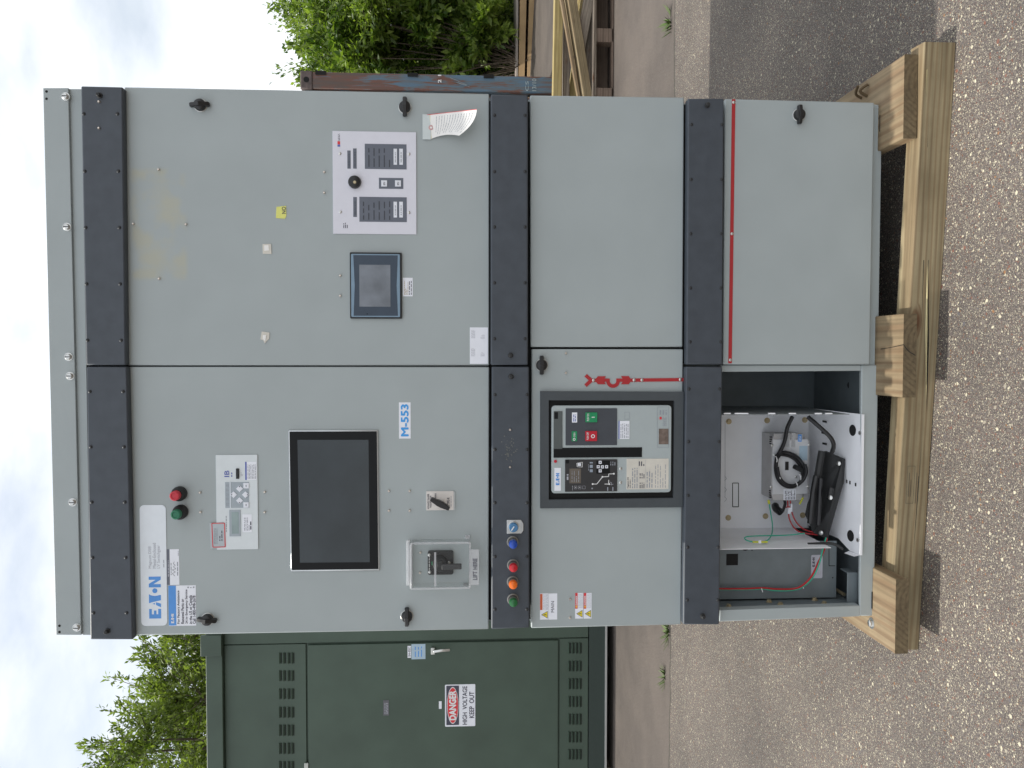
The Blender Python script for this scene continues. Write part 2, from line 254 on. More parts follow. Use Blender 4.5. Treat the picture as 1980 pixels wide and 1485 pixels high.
# ------------------------------------------------------------------ mesh builder
WL = {}
class MB:
    def __init__(s): s.v = []; s.f = []; s.m = []; s.ms = []
    def mi(s, m):
        if m not in s.ms: s.ms.append(m)
        return s.ms.index(m)
    def add(s, vs, fs, m):
        o = len(s.v); s.v += [tuple(map(float, q)) for q in vs]; k = s.mi(m)
        for f in fs: s.f.append([i+o for i in f]); s.m.append(k)
        return s
    def box(s, x0, x1, y0, y1, z0, z1, m):
        return s.add([(x0, y0, z0), (x1, y0, z0), (x1, y1, z0), (x0, y1, z0), (x0, y0, z1), (x1, y0, z1), (x1, y1, z1), (x0, y1, z1)],
                     [(0, 3, 2, 1), (4, 5, 6, 7), (0, 1, 5, 4), (1, 2, 6, 5), (2, 3, 7, 6), (3, 0, 4, 7)], m)
    def fb(s, px0, py0, px1, py1, Yf, Yb, m):
        x0, x1, z0, z1 = rect(px0, py0, px1, py1, Yf); return s.box(x0, x1, Yf, Yb, z0, z1, m)
    def quad(s, pts, Yf, Yb, m):          # prism from photograph outline points (clockwise or not), on plane Yf
        P = [atY(a, b, Yf) for a, b in pts]; return s.prism([(p[0], p[2]) for p in P], Yf, Yb, m)
    def prism(s, xz, Yf, Yb, m):
        n = len(xz); ar = sum(xz[i][0]*xz[(i+1) % n][1]-xz[(i+1) % n][0]*xz[i][1] for i in range(n))
        if ar < 0: xz = xz[::-1]
        vs = [(x, Yf, z) for x, z in xz]+[(x, Yb, z) for x, z in xz]
        return s.add(vs, [tuple(range(n)), tuple(range(2*n-1, n-1, -1))]+[(i, i+n, (i+1) % n+n, (i+1) % n) for i in range(n)], m)
    def rr(s, px0, py0, px1, py1, Yf, Yb, m, r=.006, n=4):
        x0, x1, z0, z1 = rect(px0, py0, px1, py1, Yf); p = []
        for cx, cz, a0 in ((x1-r, z1-r, 0), (x0+r, z1-r, 90), (x0+r, z0+r, 180), (x1-r, z0+r, 270)):
            for i in range(n+1): a = R_(a0+90*i/n); p.append((cx+r*math.cos(a), cz+r*math.sin(a)))
        return s.prism(p, Yf, Yb, m)
    def lathe(s, c, prof, m, n=20, axis=(0, -1, 0)):   # prof: list (r, h) along axis from c
        ax = Vector(axis).normalized(); u = ax.orthogonal().normalized(); w = ax.cross(u); c = Vector(c); vs = []; k = len(prof)
        for r, h in prof:
            for i in range(n): a = 2*math.pi*i/n; vs.append(c+ax*h+u*(r*math.cos(a))+w*(r*math.sin(a)))
        fs = [(j*n+i, j*n+(i+1) % n, (j+1)*n+(i+1) % n, (j+1)*n+i) for j in range(k-1) for i in range(n)]
        fs += [tuple(range(n))[::-1], tuple((k-1)*n+i for i in range(n))]
        return s.add(vs, fs, m)
    def tube(s, pts, r, m, n=8, sub=4):
        P = [Vector(p) for p in pts]
        if sub > 1 and len(P) > 2:
            Q = []
            for i in range(len(P)-1):
                p0, p1, p2, p3 = P[max(i-1, 0)], P[i], P[i+1], P[min(i+2, len(P)-1)]
                for j in range(sub):
                    t = j/sub; Q.append(.5*((2*p1)+(p2-p0)*t+(2*p0-5*p1+4*p2-p3)*t*t+(3*p1-p0-3*p2+p3)*t**3))
            Q.append(P[-1]); P = Q
        rs = r if isinstance(r, (list, tuple)) else None
        vs = []; K = len(P); u = None
        for i, p in enumerate(P):
            d = (P[min(i+1, K-1)]-P[max(i-1, 0)]).normalized()
            if u is None: u = d.orthogonal().normalized()
            else: u = (u-d*u.dot(d)).normalized()
            w = d.cross(u); rad = r if rs is None else rs[0]+(rs[1]-rs[0])*i/(K-1)
            for k in range(n): a = 2*math.pi*k/n; vs.append(p+u*(rad*math.cos(a))+w*(rad*math.sin(a)))
        fs = [(j*n+i, j*n+(i+1) % n, (j+1)*n+(i+1) % n, (j+1)*n+i) for j in range(K-1) for i in range(n)]
        fs += [tuple(range(n))[::-1], tuple((K-1)*n+i for i in range(n))]
        return s.add(vs, fs, m)
    def strip(s, pts, w, Y, m, th=.0008):   # flat strip on the face through photo points
        P = [atY(a, b, Y) for a, b in pts]; P = [Vector((p[0], p[2])) for p in P]
        for a, b in zip(P[:-1], P[1:]):
            d = (b-a)
            if d.length < 1e-6: continue
            n_ = Vector((-d.y, d.x)).normalized()*w/2; s.prism([tuple(a-n_), tuple(b-n_), tuple(b+n_), tuple(a+n_)], Y, Y+th, m)
        return s
    def txt(s, st, px0, py0, px1, py1, Y, m, bold=.0, keep=False):
        vs, fs = glyphs(st); x0, x1, z0, z1 = rect(px0, py0, px1, py1, Y)
        a = vs.min(0); b = vs.max(0); sx = (x1-x0)/(b[0]-a[0]); sz = (z1-z0)/(b[1]-a[1])
        if keep: sx = min(sx, sz)
        s.add([(x0+(v[0]-a[0])*sx, Y, z0+(v[1]-a[1])*sz) for v in vs], fs, m)
        if bold:      # heavier strokes: nudged copies a hair in front
            e = max(bold, .01)*1.6
            for k, (ex, ez) in enumerate(((e, 0), (-e, 0), (0, e), (0, -e))): s.add([(x0+(v[0]-a[0]+ex)*sx, Y-.00005*(k+1), z0+(v[1]-a[1]+ez)*sz) for v in vs], fs, m)
        return s
    def rows(s, px0, py0, px1, py1, n, Y, m, fill=.5, seed=1, full=.9):   # unreadably small print
        x0, x1, z0, z1 = rect(px0, py0, px1, py1, Y); rd = random.Random(seed); h = (z1-z0)/n
        for i in range(n):
            zt = z1-h*(i+.5); x = x0; end = x0+(x1-x0)*(full if rd.random() < .7 else rd.uniform(.35, .9))
            while x < end:
                w = rd.uniform(.6, 2.2)*h*1.2; w = min(w, end-x)
                s.add([(x, Y, zt-h*fill/2), (x+w, Y, zt-h*fill/2), (x+w, Y, zt+h*fill/2), (x, Y, zt+h*fill/2)], [(0, 1, 2, 3)], m); x += w+h*.45
        return s
    def build(s, name, parent=None, bevel=0., seg=2, smooth=True, loc=None, rot=None, label=None, **kw):
        me = bpy.data.meshes.new(name)
        V = np.array(s.v); base = np.array(WL[parent.name]) if parent else np.zeros(3)
        c = (V.min(0)+V.max(0))/2; c[2] = V[:, 2].min() if parent is None else c[2]
        if loc is not None: c = np.array(loc); V2 = V
        else: V2 = V-c
        me.from_pydata(V2.tolist(), [], s.f); me.polygons.foreach_set('material_index', s.m)
        for m in s.ms: me.materials.append(m)
        if smooth:
            me.polygons.foreach_set('use_smooth', [True]*len(s.f)); me.set_sharp_from_angle(angle=R_(35))
        me.update(); o = bpy.data.objects.new(name, me); C.objects.link(o)
        if parent: o.parent = parent
        o.location = c-base; WL[o.name] = tuple(c)
        if rot is not None: o.rotation_euler = rot
        if bevel:
            b = o.modifiers.new('bevel', 'BEVEL'); b.width = bevel; b.segments = seg; b.limit_method = 'ANGLE'; b.angle_limit = R_(40)
        if label: o['label'] = label
        for k, v in kw.items(): o[k] = v
        return o
_gc = {}
def glyphs(st, bold=0.):
    if (st, bold) in _gc: return _gc[(st, bold)]
    cu = bpy.data.curves.new('t', 'FONT'); cu.body = st; cu.resolution_u = 3; cu.offset = bold; cu.fill_mode = 'FRONT' if hasattr(cu, 'fill_mode') else 'FRONT'
    o = bpy.data.objects.new('t', cu); C.objects.link(o); dg = bpy.context.evaluated_depsgraph_get(); dg.update()
    me = bpy.data.meshes.new_from_object(o.evaluated_get(dg)); vs = np.array([(v.co.x, v.co.y) for v in me.vertices]); fs = [tuple(p.vertices) for p in me.polygons]
    bpy.data.objects.remove(o); bpy.data.curves.remove(cu); bpy.data.meshes.remove(me); _gc[(st, bold)] = (vs, fs); return vs, fs
def empty(name, loc, label, cat, group=None, rot=0.):
    o = bpy.data.objects.new(name, None); o.empty_display_size = .1; C.objects.link(o); o.location = loc; o.rotation_euler = (0, 0, rot); o['label'] = label; o['category'] = cat
    if group: o['group'] = group
    WL[o.name] = tuple(loc); return o
def struct(o): o['kind'] = 'structure'; return o
SH = {}
def put(kind, maker, parent, p):   # copies of small hardware sharing one mesh, local origin on the surface
    if kind not in SH:
        b = MB(); maker(b); me = bpy.data.meshes.new(kind); me.from_pydata(b.v, [], b.f); me.polygons.foreach_set('material_index', b.m)
        for m in b.ms: me.materials.append(m)
        me.polygons.foreach_set('use_smooth', [True]*len(b.f)); me.set_sharp_from_angle(angle=R_(35)); SH[kind] = me
    o = bpy.data.objects.new(kind, SH[kind]); C.objects.link(o); o.parent = parent; o.location = np.array(p)-np.array(WL[parent.name]); WL[o.name] = tuple(p); return o
def mk_screw(b): b.lathe((0, 0, 0), [(.0048, 0), (.0048, .0012), (.003, .003), (.001, .0034)], frm_d, 10)
frm_d = mat('screw_black', (.02, .022, .025), .45)
def mk_stud(b): b.lathe((0, 0, 0), [(.0034, 0), (.0034, .004), (.0022, .006)], stud_m, 8)
def mk_bolt(b):
    b.lathe((0, 0, 0), [(.0115, 0), (.0115, .002)], steel, 20); b.lathe((0, 0, 0), [(.0088, .002), (.0088, .006), (.0065, .0085)], steel, 6+6)
    b.box(-.0012, .0012, -.0092, -.0084, -.007, .007, frm_d)
def mk_thumb(b): b.lathe((0, 0, 0), [(.0075, 0), (.0075, .003), (.0055, .004), (.0055, .013), (.004, .015)], blackr, 14)
def mk_pan(b): b.lathe((0, 0, 0), [(.0045, 0), (.0042, .0015), (.002, .003)], steel, 10)
def mk_hexb(b): b.lathe((0, 0, 0), [(.0095, 0), (.0095, .0015)], brass, 16); b.lathe((0, 0, 0), [(.0065, .0015), (.0065, .007)], brass, 6)
def P3(px, py, Y=0.): return atY(px, py, Y)
# ================================================================== GROUND
g = MB(); n = 24
xs = [-250, -40, -8, 12, 40, 250]; ys = [-60, -6, 8, 30, 300]
vs = [(x, y, 0) for y in ys for x in xs]; fs = [(j*6+i, j*6+i+1, (j+1)*6+i+1, (j+1)*6+i) for j in range(4) for i in range(5)]
g.add(vs, fs, asphalt()); struct(g.build('ground', smooth=False, loc=(0, 0, 0)))
# ================================================================== SKID
sk = empty('timber_skid', (.76, -.02, 0), 'pale treated pine skid with crosswise planks carrying the grey switchgear cabinet', 'skid')
def beam(name, p0, p1, w, h, m, parent=None, bev=.004, twist=0., **kw):
    """box with local X along p0->p1 (bottom centre line), w wide, h high"""
    p0, p1 = Vector(p0), Vector(p1); d = p1-p0; Ln = d.length; b = MB(); nseg = max(2, int(Ln/.25)); vs = []; fs = []
    rd = random.Random(hash(round(p0.x*100)) % 1000)
    for i in range(nseg+1):
        x = -Ln/2+Ln*i/nseg; j = (rd.uniform(-1, 1)*.0012, rd.uniform(-1, 1)*.0012)
        vs += [(x, -w/2+j[0], -h/2+j[1]), (x, w/2+j[0], -h/2+j[1]), (x, w/2+j[0], h/2+j[1]), (x, -w/2+j[0], h/2+j[1])]
    for i in range(nseg):
        for k in range(4): fs.append((4*i+k, 4*i+(k+1) % 4, 4*i+4+(k+1) % 4, 4*i+4+k))
    fs += [(3, 2, 1, 0), (4*nseg, 4*nseg+1, 4*nseg+2, 4*nseg+3)]
    b.add(vs, [f[::-1] for f in fs[:-2]], m); b.add(vs, [f[::-1] for f in fs[-2:]], endg)
    q = d.to_track_quat('X', 'Z'); c = (p0+p1)/2+Vector((0, 0, h/2))
    o = b.build(name, parent, bevel=bev, loc=tuple(c), rot=(q @ Matrix.Rotation(twist, 3, 'X').to_quaternion()).to_euler(), smooth=False, **kw); return o
def bl(X): return -.02-.0765*(X+.08)
w_ = .072
beam('beam', (-.078, bl(-.078)+w_/2, .0), (1.642, bl(1.642)+w_/2, .0), w_, .088, pine, sk, .003, label='front beam with a long split along its face')
beam('beam', (-.06, 1.85, 0), (1.62, 1.85, 0), .089, .088, pine, sk)
pl1 = beam('plank', (.052, -.120, .089), (.052, 2.0, .089), .212, .038, pine2, sk, .003)
pl2 = beam('plank', (.786, -.137, .089), (.786, 2.0, .089), .232, .038, pine2, sk, .003)
pl3 = beam('plank', (1.502, -.121, .089), (1.502, 2.0, .089), .230, .038, pine2, sk, .003)
# split in the beam face: sliver and crack
b = MB()
def onbeam(X, z, off=0.): return (X, bl(X)-off, z)
for (xa, za, xb, zb, t) in ((.62, .020, 1.02, .040, .004), (.84, .050, 1.45, .066, .0014), (.2, .035, .55, .03, .001), (1.02, .040, 1.2, .047, .002)):
    b.add([onbeam(xa, za, .001), onbeam((xa+xb)/2, (za+zb)/2-t, .001), onbeam(xb, zb, .001), onbeam((xa+xb)/2, (za+zb)/2+t, .001)], [(0, 1, 2, 3)], gap)
b.build('split', sk, smooth=False)
b = MB(); slv = mat('splinter', (.62, .54, .30), .6)
b.add([onbeam(.66, .026, .004), onbeam(.86, .036, .007), onbeam(1.04, .046, .003), onbeam(.86, .040, .002)], [(0, 1, 2, 3)], slv)
b.add([onbeam(1.50, .078, .006), onbeam(1.56, .087, .014), onbeam(1.565, .083, .012)], [(0, 1, 2)], slv)
b.build('splinter', sk, smooth=False)
b = MB()   # crack across the middle plank
zt = .1275
b.tube([atZ(1703, 675, zt), atZ(1722, 672, zt), atZ(1745, 667, zt), (atZ(1745, 667, zt)[0], -.1382, .126), (.80, -.1382, .113), (.788, -.1382, .093)], .0009, gap, 5)
b.build('crack', sk)
b = MB()   # mill stamp printed on the beam face
for (xa, xb, za, zb) in ((.36, .47, .066, .067), (.36, .47, .045, .046), (.36, .361, .046, .066), (.469, .47, .046, .066), (.38, .45, .06, .0615), (.38, .43, .054, .0555), (.36, .45, .038, .0395), (.37, .44, .033, .034)):
    b.add([onbeam(xa, za, .0012), onbeam(xb, za, .0012), onbeam(xb, zb, .0012), onbeam(xa, zb, .0012)], [(0, 1, 2, 3)], mat('stamp_ink', (.09, .08, .06), .8))
b.build('mill_stamp', sk, smooth=False)
def mk_lag(b): b.lathe((0, 0, 0), [(.017, 0), (.017, .002), (.010, .002), (.010, .009), (.007, .010)], steel, 16, (0, 0, 1))
put('bolt', mk_lag, sk, atZ(1686, 1205, .127)); 
p = atZ(1666, 190, .127); b = MB(); b.tube([p, p+np.array((.012, .0, .018)), p+np.array((.03, -.02, .022))], .004, mat('rusty_steel', (.12, .08, .04), .7, .4), 7); b.tube([p+np.array((-.005, -.035, 0)), p+np.array((.012, -.03, .02)), p+np.array((.028, -.045, .003))], .0045, MATS['rusty_steel'], 7); b.build('nail', sk)
# ================================================================== CABINET
cab = empty('switchgear_cabinet', (.76, 1.0, .127), 'tall light grey metal switchgear cabinet with charcoal bars standing on a timber skid', 'switchgear')
XL, XR, DEP = .016, 1.514, 2.14
ZB, ZT = .127, 2.475
def part(fn, name, bevel=0., **kw): b = MB(); fn(b); return b.build(name, cab, bevel=bevel, **kw)
part(lambda b: b.box(XL, XL+.003, .02, DEP, ZB, ZT, grey), 'side_panel')
part(lambda b: b.box(XR-.003, XR, .02, DEP, ZB, ZT, grey), 'side_panel')
part(lambda b: b.box(XL+.003, XR-.003, DEP-.004, DEP, ZB, ZT, grey), 'back_panel')
part(lambda b: b.box(XL+.003, XR-.003, .03, DEP-.004, ZT-.02, ZT-.004, grey), 'roof_panel')
part(lambda b: b.box(XL+.003, XR-.003, .03, DEP-.004, ZB+.004, ZB+.008, inner), 'floor_panel')
# ---- top plates
b = MB(); b.quad([(83, 170), (132, 170), (157, 1228), (108, 1228)], .004, .03, grey); tp = b.build('top_plate', cab, .0015)
for q in ((127, 187), (130, 439), (133, 690), (136, 727), (141, 971), (149, 1213)): put('bolt_head', mk_bolt, tp, P3(q[0], q[1], .004))
for q in ((90, 177), (90, 191), (115, 1210), (115, 1222)):
    put('hole', lambda b: b.lathe((0, 0, 0), [(.0035, 0), (.0035, .0006)], gap, 10), tp, P3(q[0], q[1], .004))
b = MB(); b.quad([(134, 172), (158, 172), (176, 1228), (159, 1228)], .012, .03, grey); b.build('top_strip', cab, .001)
# ---- dark bars
def bar(pts, scr, thumbs, Yf=-.025):
    b = MB(); b.quad(pts, Yf, .004, dark); o = b.build('trim_panel', cab, .004)
    for q in scr: put('screw', mk_screw, o, P3(q[0], q[1], Yf))
    for q in thumbs: put('thumb_screw', mk_thumb, o, P3(q[0], q[1], Yf))
    return o
bar([(156, 166), (237, 168), (243, 706.3), (166, 706.3)], [(x0+(y-220)*.0165, y) for y in (220, 331, 440, 549, 658) for x0 in (162, 227)], [(193, 185)])
bar([(167, 709), (245, 709), (257, 1237), (174, 1237)], [(x0+(y-764)*.016, y) for y in (757, 864, 971, 1078, 1185) for x0 in (174, 238)], [(208, 1220)])
bar([(949, 182), (1021, 183), (1021, 706), (949, 706)], [(x0, y) for y in (223, 332, 439, 547, 655) for x0 in (956, 1015)], [(987, 687)])
b2 = bar([(951, 709), (1023, 709), (1024, 1214), (950, 1217)], [(x0, y) for y in (763, 869, 972, 1076, 1178) for x0 in (957, 1019)], [(988, 728)])
bar([(1330, 190), (1400, 190), (1397, 705), (1327, 705)], [(x0-(y-200)*.006, y) for y in (241, 347, 452, 557, 661) for x0 in (1337, 1396)], [(1367, 204)])
bar([(1326, 709), (1397, 709), (1391, 1208), (1321, 1208)], [(x0-(y-752)*.008, y) for y in (752, 854, 958, 1058, 1160) for x0 in (1332, 1391)], [(1358, 1191)])
put('stud', mk_stud, cab, P3(192, 248, -.025)); put('stud', mk_stud, cab, P3(192, 197, -.025)); put('stud', mk_stud, b2, P3(986, 831, -.025)); put('stud', mk_stud, b2, P3(986, 903, -.025))
# glue smudge left on the dark bar between the two studs
b = MB(); rd = random.Random(4); glue = mat('glue_residue', (.16, .165, .15), .7)
for i in range(55):
    px, py = rd.gauss(985, 7), rd.gauss(866, 11); p = P3(px, py, -.0256); r = rd.uniform(.0008, .0026); a0 = rd.random()*6
    b.add([(p[0]+r*math.cos(a0+k*1.26)*rd.uniform(.4, 1.3), -.0256, p[2]+r*math.sin(a0+k*1.26)*rd.uniform(.4, 1.3)) for k in range(5)], [(4, 3, 2, 1, 0)], glue)
b.build('glue_smudge', b2, smooth=False)
# near-black sheet behind the gaps, painting the shade inside them
part(lambda b: b.box(XL+.004, XR-.004, .022, .026, .735, 2.36, gap), 'gap_shade_sheet')
part(lambda b: b.box(.765, XR-.004, .022, .026, .16, .735, gap), 'gap_shade_sheet')
# ---- doors
def door(pts, m=grey, Yf=0., **kw):
    b = MB(); b.quad(pts, Yf, Yf+.019, m); return b.build('door', cab, .0035, label=kw.get('label'))
dUL = door([(247, 709.2), (946, 709.2), (945, 1217), (259, 1229)], label='upper left door with the large touch screen')
dUR = door([(240, 168), (946, 181), (946, 706.6), (245, 706.6)], greyst, label='upper right door with paper tag and control panel')
dMR = door([(1025, 184), (1323, 188), (1320, 671), (1026, 671)], label='blank middle right door')
dML = door([(1028, 675), (1321, 675), (1317, 1208), (1027, 1215)], label='middle left door around the circuit breaker')
dLR = door([(1402, 191), (1691, 198), (1682, 705), (1398, 705)], label='lower right door with red stripe')
# ---- base frame
b = MB(); b.quad([(1672, 200), (1706, 203), (1690, 1191), (1666, 1191)], .021, .045, grey); fr = b.build('base_frame', cab, .002)
b = MB(); b.quad([(1666, 706), (1699, 706), (1690, 1191), (1662, 1191)], .012, .0205, grey); b.build('base_rail', cab, .003)
b = MB(); b.quad([(1393, 1180), (1663, 1171), (1663, 1192), (1391, 1202)], .012, .045, grey); b.build('frame_post', cab, .002)
b = MB(); b.quad([(1395, 706), (1665, 706), (1665, 717), (1395, 719)], .016, .045, grey); b.build('frame_post', cab, .002)
for (a, c_) in ((1704.5, 238), (1689, 1161)):
    b = MB(); b.fb(a-3, c_-16, a+1.2, c_+16, .0085, .012, gap); b.build('slot', fr, smooth=False)
# ---- wing handles
def handle(parent, px, py, ang, Y=0.):
    c = P3(px, py, Y); b = MB()
    b.lathe((0, 0, 0), [(.0185, 0), (.0185, .003)], steel, 24)
    b.lathe((0, 0, 0), [(.0165, .003), (.0165, .010), (.0145, .016), (.008, .019)], blackp, 24)
    v = []
    for x, w, h0, h1 in ((-.027, .0052, .004, .014), (-.024, .0066, .004, .017), (-.013, .0062, .004, .020), (0, .0085, .004, .026), (.013, .0062, .004, .020), (.024, .0066, .004, .017), (.027, .0052, .004, .014)):
        v += [(x, -h0, -w), (x, -h0, w), (x, -h1, w*.75), (x, -h1, -w*.75)]
    fs = [(4*i+k, 4*i+(k+1) % 4, 4*i+4+(k+1) % 4, 4*i+4+k) for i in range(6) for k in range(4)]+[(3, 2, 1, 0), (24, 25, 26, 27)]
    b.add(v, [f[::-1] for f in fs], blackp)
    ca, sa = math.cos(ang), math.sin(ang); b.v = [(x*ca-z*sa, y, x*sa+z*ca) for x, y, z in b.v]
    o = b.build('handle', parent, .0012, loc=tuple(c)); return o
handle(dUL, 402, 1197, R_(84)); handle(dUL, 787, 1191, 0); handle(dUR, 388, 204, R_(93)); handle(dUR, 783, 208, 0)
handle(dML, 1047, 706, 0); handle(dLR, 1544, 223, 0)
for q in ((387, 952), (388, 990), (512, 951), (512, 990), (752, 949), (752, 987), (792, 949), (792, 987), (813, 1068), (812, 1107)): put('stud', mk_stud, dUL, P3(*q))
for q in ((307, 328), (258, 433), (360, 434), (308, 539), (627, 333), (627, 373), (658, 533), (658, 572)): put('stud', mk_stud, dUR, P3(*q))
for q in ((1094, 683), (1094, 721), (1102, 1158), (1102, 1194)): put('stud', mk_stud, dML, P3(*q))
# ---- brand plate and stickers on the upper left door
def sticker(parent, fn, label=None, bevel=0., Y=None): b = MB(); fn(b); return b.build('label', parent, bevel, label=label, smooth=False)
def logo(b, px0, py0, px1, py1, Y, m):   # the four letter word mark, drawn as shapes: unit box 10 x 2.6
    x0, x1, z0, z1 = rect(px0, py0, px1, py1, Y); W_, H_ = x1-x0, z1-z0
    def pg(p): b.prism([(x0+q[0]*W_, z0+q[1]*H_) for q in p], Y, Y+.0004, m)
    pg([(0, 0), (.228, 0), (.228, .24), (.10, .24), (.10, .40), (.19, .40), (.19, .60), (.10, .60), (.10, .78), (.228, .78), (.228, 1), (0, 1)])
    pg([(.265, 0), (.35, 0), (.372, .2), (.385, .42), (.325, .42)]); pg([(.335, .5), (.352, .73), (.372, .5)])
    pg([(.365, 1), (.39, .75), (.435, 0), (.56, 0), (.56, .1), (.545, .3), (.539, .5), (.545, .7), (.56, .88), (.585, 1)])
    cx, cz = x0+.663*W_, z0+.5*H_; r = .21*H_; b.prism([(cx+r*math.cos(i*.3927), cz+r*math.sin(i*.3927)) for i in range(16)], Y, Y+.0004, m)
    pg([(.745, 0), (.82, 0), (.82, .62), (.925, 0), (1, 0), (1, 1), (.925, 1), (.925, .42), (.83, 1), (.745, 1)])
def f(b):
    b.rr(271.5, 976.5, 322, 1210, -.0016, 0, plate, .012); Y = -.0021
    logo(b, 288, 1115, 311, 1196, Y, blue)
    b.txt('Magnum DS\u00ae', 286.5, 1056, 294, 1099, Y, inkl); b.txt('Metal-Enclosed', 295, 1050, 301.5, 1099, Y, inkl); b.txt('LV Switchgear', 303, 1054, 311, 1099, Y, inkl)
    b.rows(315, 1080, 318, 1097, 1, Y, inkl)
sticker(dUL, f, 'white nameplate with large blue lettering')
def f(b):
    b.fb(326, 1132, 379, 1210, -.0006, 0, white); b.fb(326, 1132.5, 340.5, 1209.5, -.0009, -.0006, blue); logo(b, 331, 1187, 336.5, 1205, -.0014, wtext)
    for s_, p_, a in (('For Factory Assistance', 345.5, 1142), ('Renewal Parts or', 353, 1158), ('24 hr Emergency Service', 361, 1140), ('in the US or Canada', 368.5, 1151), ('Call 1-800-498-2678', 375.5, 1152)):
        b.txt(s_, p_-3, a, p_+2.6, 1206, -.0012, ink, .006)
    b.rows(361, 1134, 377, 1137, 3, -.0012, inkg)
sticker(dUL, f, 'blue and white service telephone sticker')
def f(b):
    b.fb(322.5, 1062, 346.5, 1131, -.0006, 0, white); b.fb(322.5, 1062, 328, 1131, -.0009, -.0006, slate); b.rows(324, 1080, 327, 1115, 1, -.0012, inkl, .6, 3)
    b.rows(329, 1085, 332.5, 1112, 1, -.0012, inkg, .4, 2); b.strip([(338, 1114), (333, 1109), (339, 1106), (333, 1102), (340, 1100), (335, 1096), (339, 1093), (335, 1090), (337, 1086)], .0008, -.0012, ink, .0002); b.rows(341.5, 1083, 345, 1113, 1, -.0012, inkg, .5, 5); b.rows(343, 1064, 346, 1075, 1, -.0012, inkg, .3, 5)
sticker(dUL, f, 'narrow signed white sticker with dark header')
def f(b): b.fb(771.5, 778, 794, 848, -.0006, 0, white); b.txt('M-553', 775.5, 782.5, 789.5, 843, -.0012, mat('sky_blue_ink', (.06, .36, .82), .5), .022)
sticker(dUL, f, 'white M-553 sticker with blue characters')
# ---- push button lamps
def pbutton(px, py, ccol, lab):
    c = P3(px, py); b = MB(); b.lathe(c, [(.0205, 0), (.0205, .012), (.019, .014), (.0165, .024), (.0155, .030)], blackr, 24); o = b.build('push_button', cab, label=lab)
    b = MB(); b.lathe(c+np.array((0, -.030, 0)), [(.0135, 0), (.0135, .014), (.012, .0165), (.009, .017), (.008, .015)], ccol, 24); b.build('button_cap', o)
pbutton(348, 954, redcap, 'red push button'); pbutton(350, 989.5, tealcap, 'green push button')
# ---- relay panel
def hexo(b, px, py, r, Y, m, n=4, a0=0., th=.0004):
    p = P3(px, py, Y); b.prism([(p[0]+r*math.cos(a0+2*math.pi*i/n), p[2]+r*math.sin(a0+2*math.pi*i/n)) for i in range(n)], Y, Y+th, m)
b = MB(); b.rr(418, 879.5, 498.5, 1062.5, -.003, 0, relay, .002, 3); rp = b.build('relay_panel', cab, .0008)
Y = -.0045
b = MB(); b.fb(435.5, 932, 481.5, 982, Y+.001, -.003, keygrey); b.fb(444.5, 932, 446, 982, Y, -.003, plate)
kp = b.build('keypad', rp, smooth=False)
for i, c_ in enumerate(((463, 945), (463, 968), (451.5, 956.5), (474.5, 956.5))):
    b = MB(); hexo(b, c_[0], c_[1], .0096, Y-.001, key, 4, 0, .002); hexo(b, c_[0]+(c_[0]-463)*.35, c_[1]+(c_[1]-956.5)*.35, .0025, Y-.0014, ink, 3, i*1.57); b.build('key', rp, .0006, smooth=False)
for (y0, y1) in ((934, 944.5), (971, 981.5)):
    b = MB(); b.fb(470.5, y0, 481, y1, Y-.001, -.003, key); b.rows(474, y0+3, 477.5, y1-3, 1, Y-.0013, inkg, .5); b.build('key', rp, .0006, smooth=False)
b = MB(); b.fb(443.5, 986, 465, 1037, -.0045, -.003, keygrey); b.fb(448, 990, 461.5, 1032, -.0049, -.0045, lcd); b.build('display', rp, smooth=False)
def f(b):
    for i, y in enumerate((935, 944, 953, 962, 972)): b.rows(437, y, 442.5, y+6, 2, -.0037, inkg, .45, i)
    b.txt('IB', 434, 910, 443, 922, -.0034, navy, .01); b.rows(446, 911, 450, 922, 1, -.0034, navy, .5, 2); b.rows(436, 994, 439, 1029, 1, -.0034, inkg, .5, 9); b.rows(465, 912, 470, 920, 2, -.0034, inkl, .4, 9)
    b.fb(474, 893, 496, 928, -.0036, -.003, white); b.fb(474, 893, 477, 928, -.0039, -.0036, navy); b.rows(478, 895, 495, 926, 6, -.0041, inkg, .35, 11)
    b.fb(469, 994.5, 487, 1029, -.0036, -.003, white); b.rows(471, 998, 483, 1026, 4, -.0041, inkg, .35, 12); b.rows(483, 1006, 486.5, 1024, 1, -.0041, ink, .6, 13)
sticker(rp, f)
b = MB(); b.fb(456, 906, 462, 926, -.006, -.003, blackr); b.fb(457, 911, 461, 921, -.009, -.006, blackp); b.build('serial_port', rp, .0008)
def f(b):
    b.quad([(405, 1012), (432, 1009), (434.5, 1058), (407, 1061)], -.0036, -.003, mat('film', (.45, .5, .53), .3)); o = [(409.5, 1012), (434, 1011.5), (435.5, 1057.5), (411.5, 1058)]
    b.strip(o+[o[0]], .0022, -.0042, rednk, .0003); b.rows(413, 1018, 421, 1052, 3, -.0042, inkg, .35, 21); b.rows(423, 1024, 431, 1046, 2, -.0042, ink, .4, 22)
sticker(rp, f, 'red bordered warning sticker on clear film')
# ---- big touch screen
b = MB(); b.quad([(557, 832), (731, 831.5), (734, 1103.5), (561.5, 1105.5)], -.006, 0, silver); ts = b.build('touch_screen', cab, .003, label='large wide touch screen with black bezel')
b = MB(); b.quad([(559.5, 834.5), (728.5, 834), (731.5, 1100.5), (564, 1102.5)], -.0075, -.006, bez); b.build('bezel', ts, .001)
b = MB(); b.quad([(575, 850.5), (712.5, 850.5), (715, 1087), (580, 1088)], -.0079, -.0075, screen); b.build('display', ts, smooth=False)
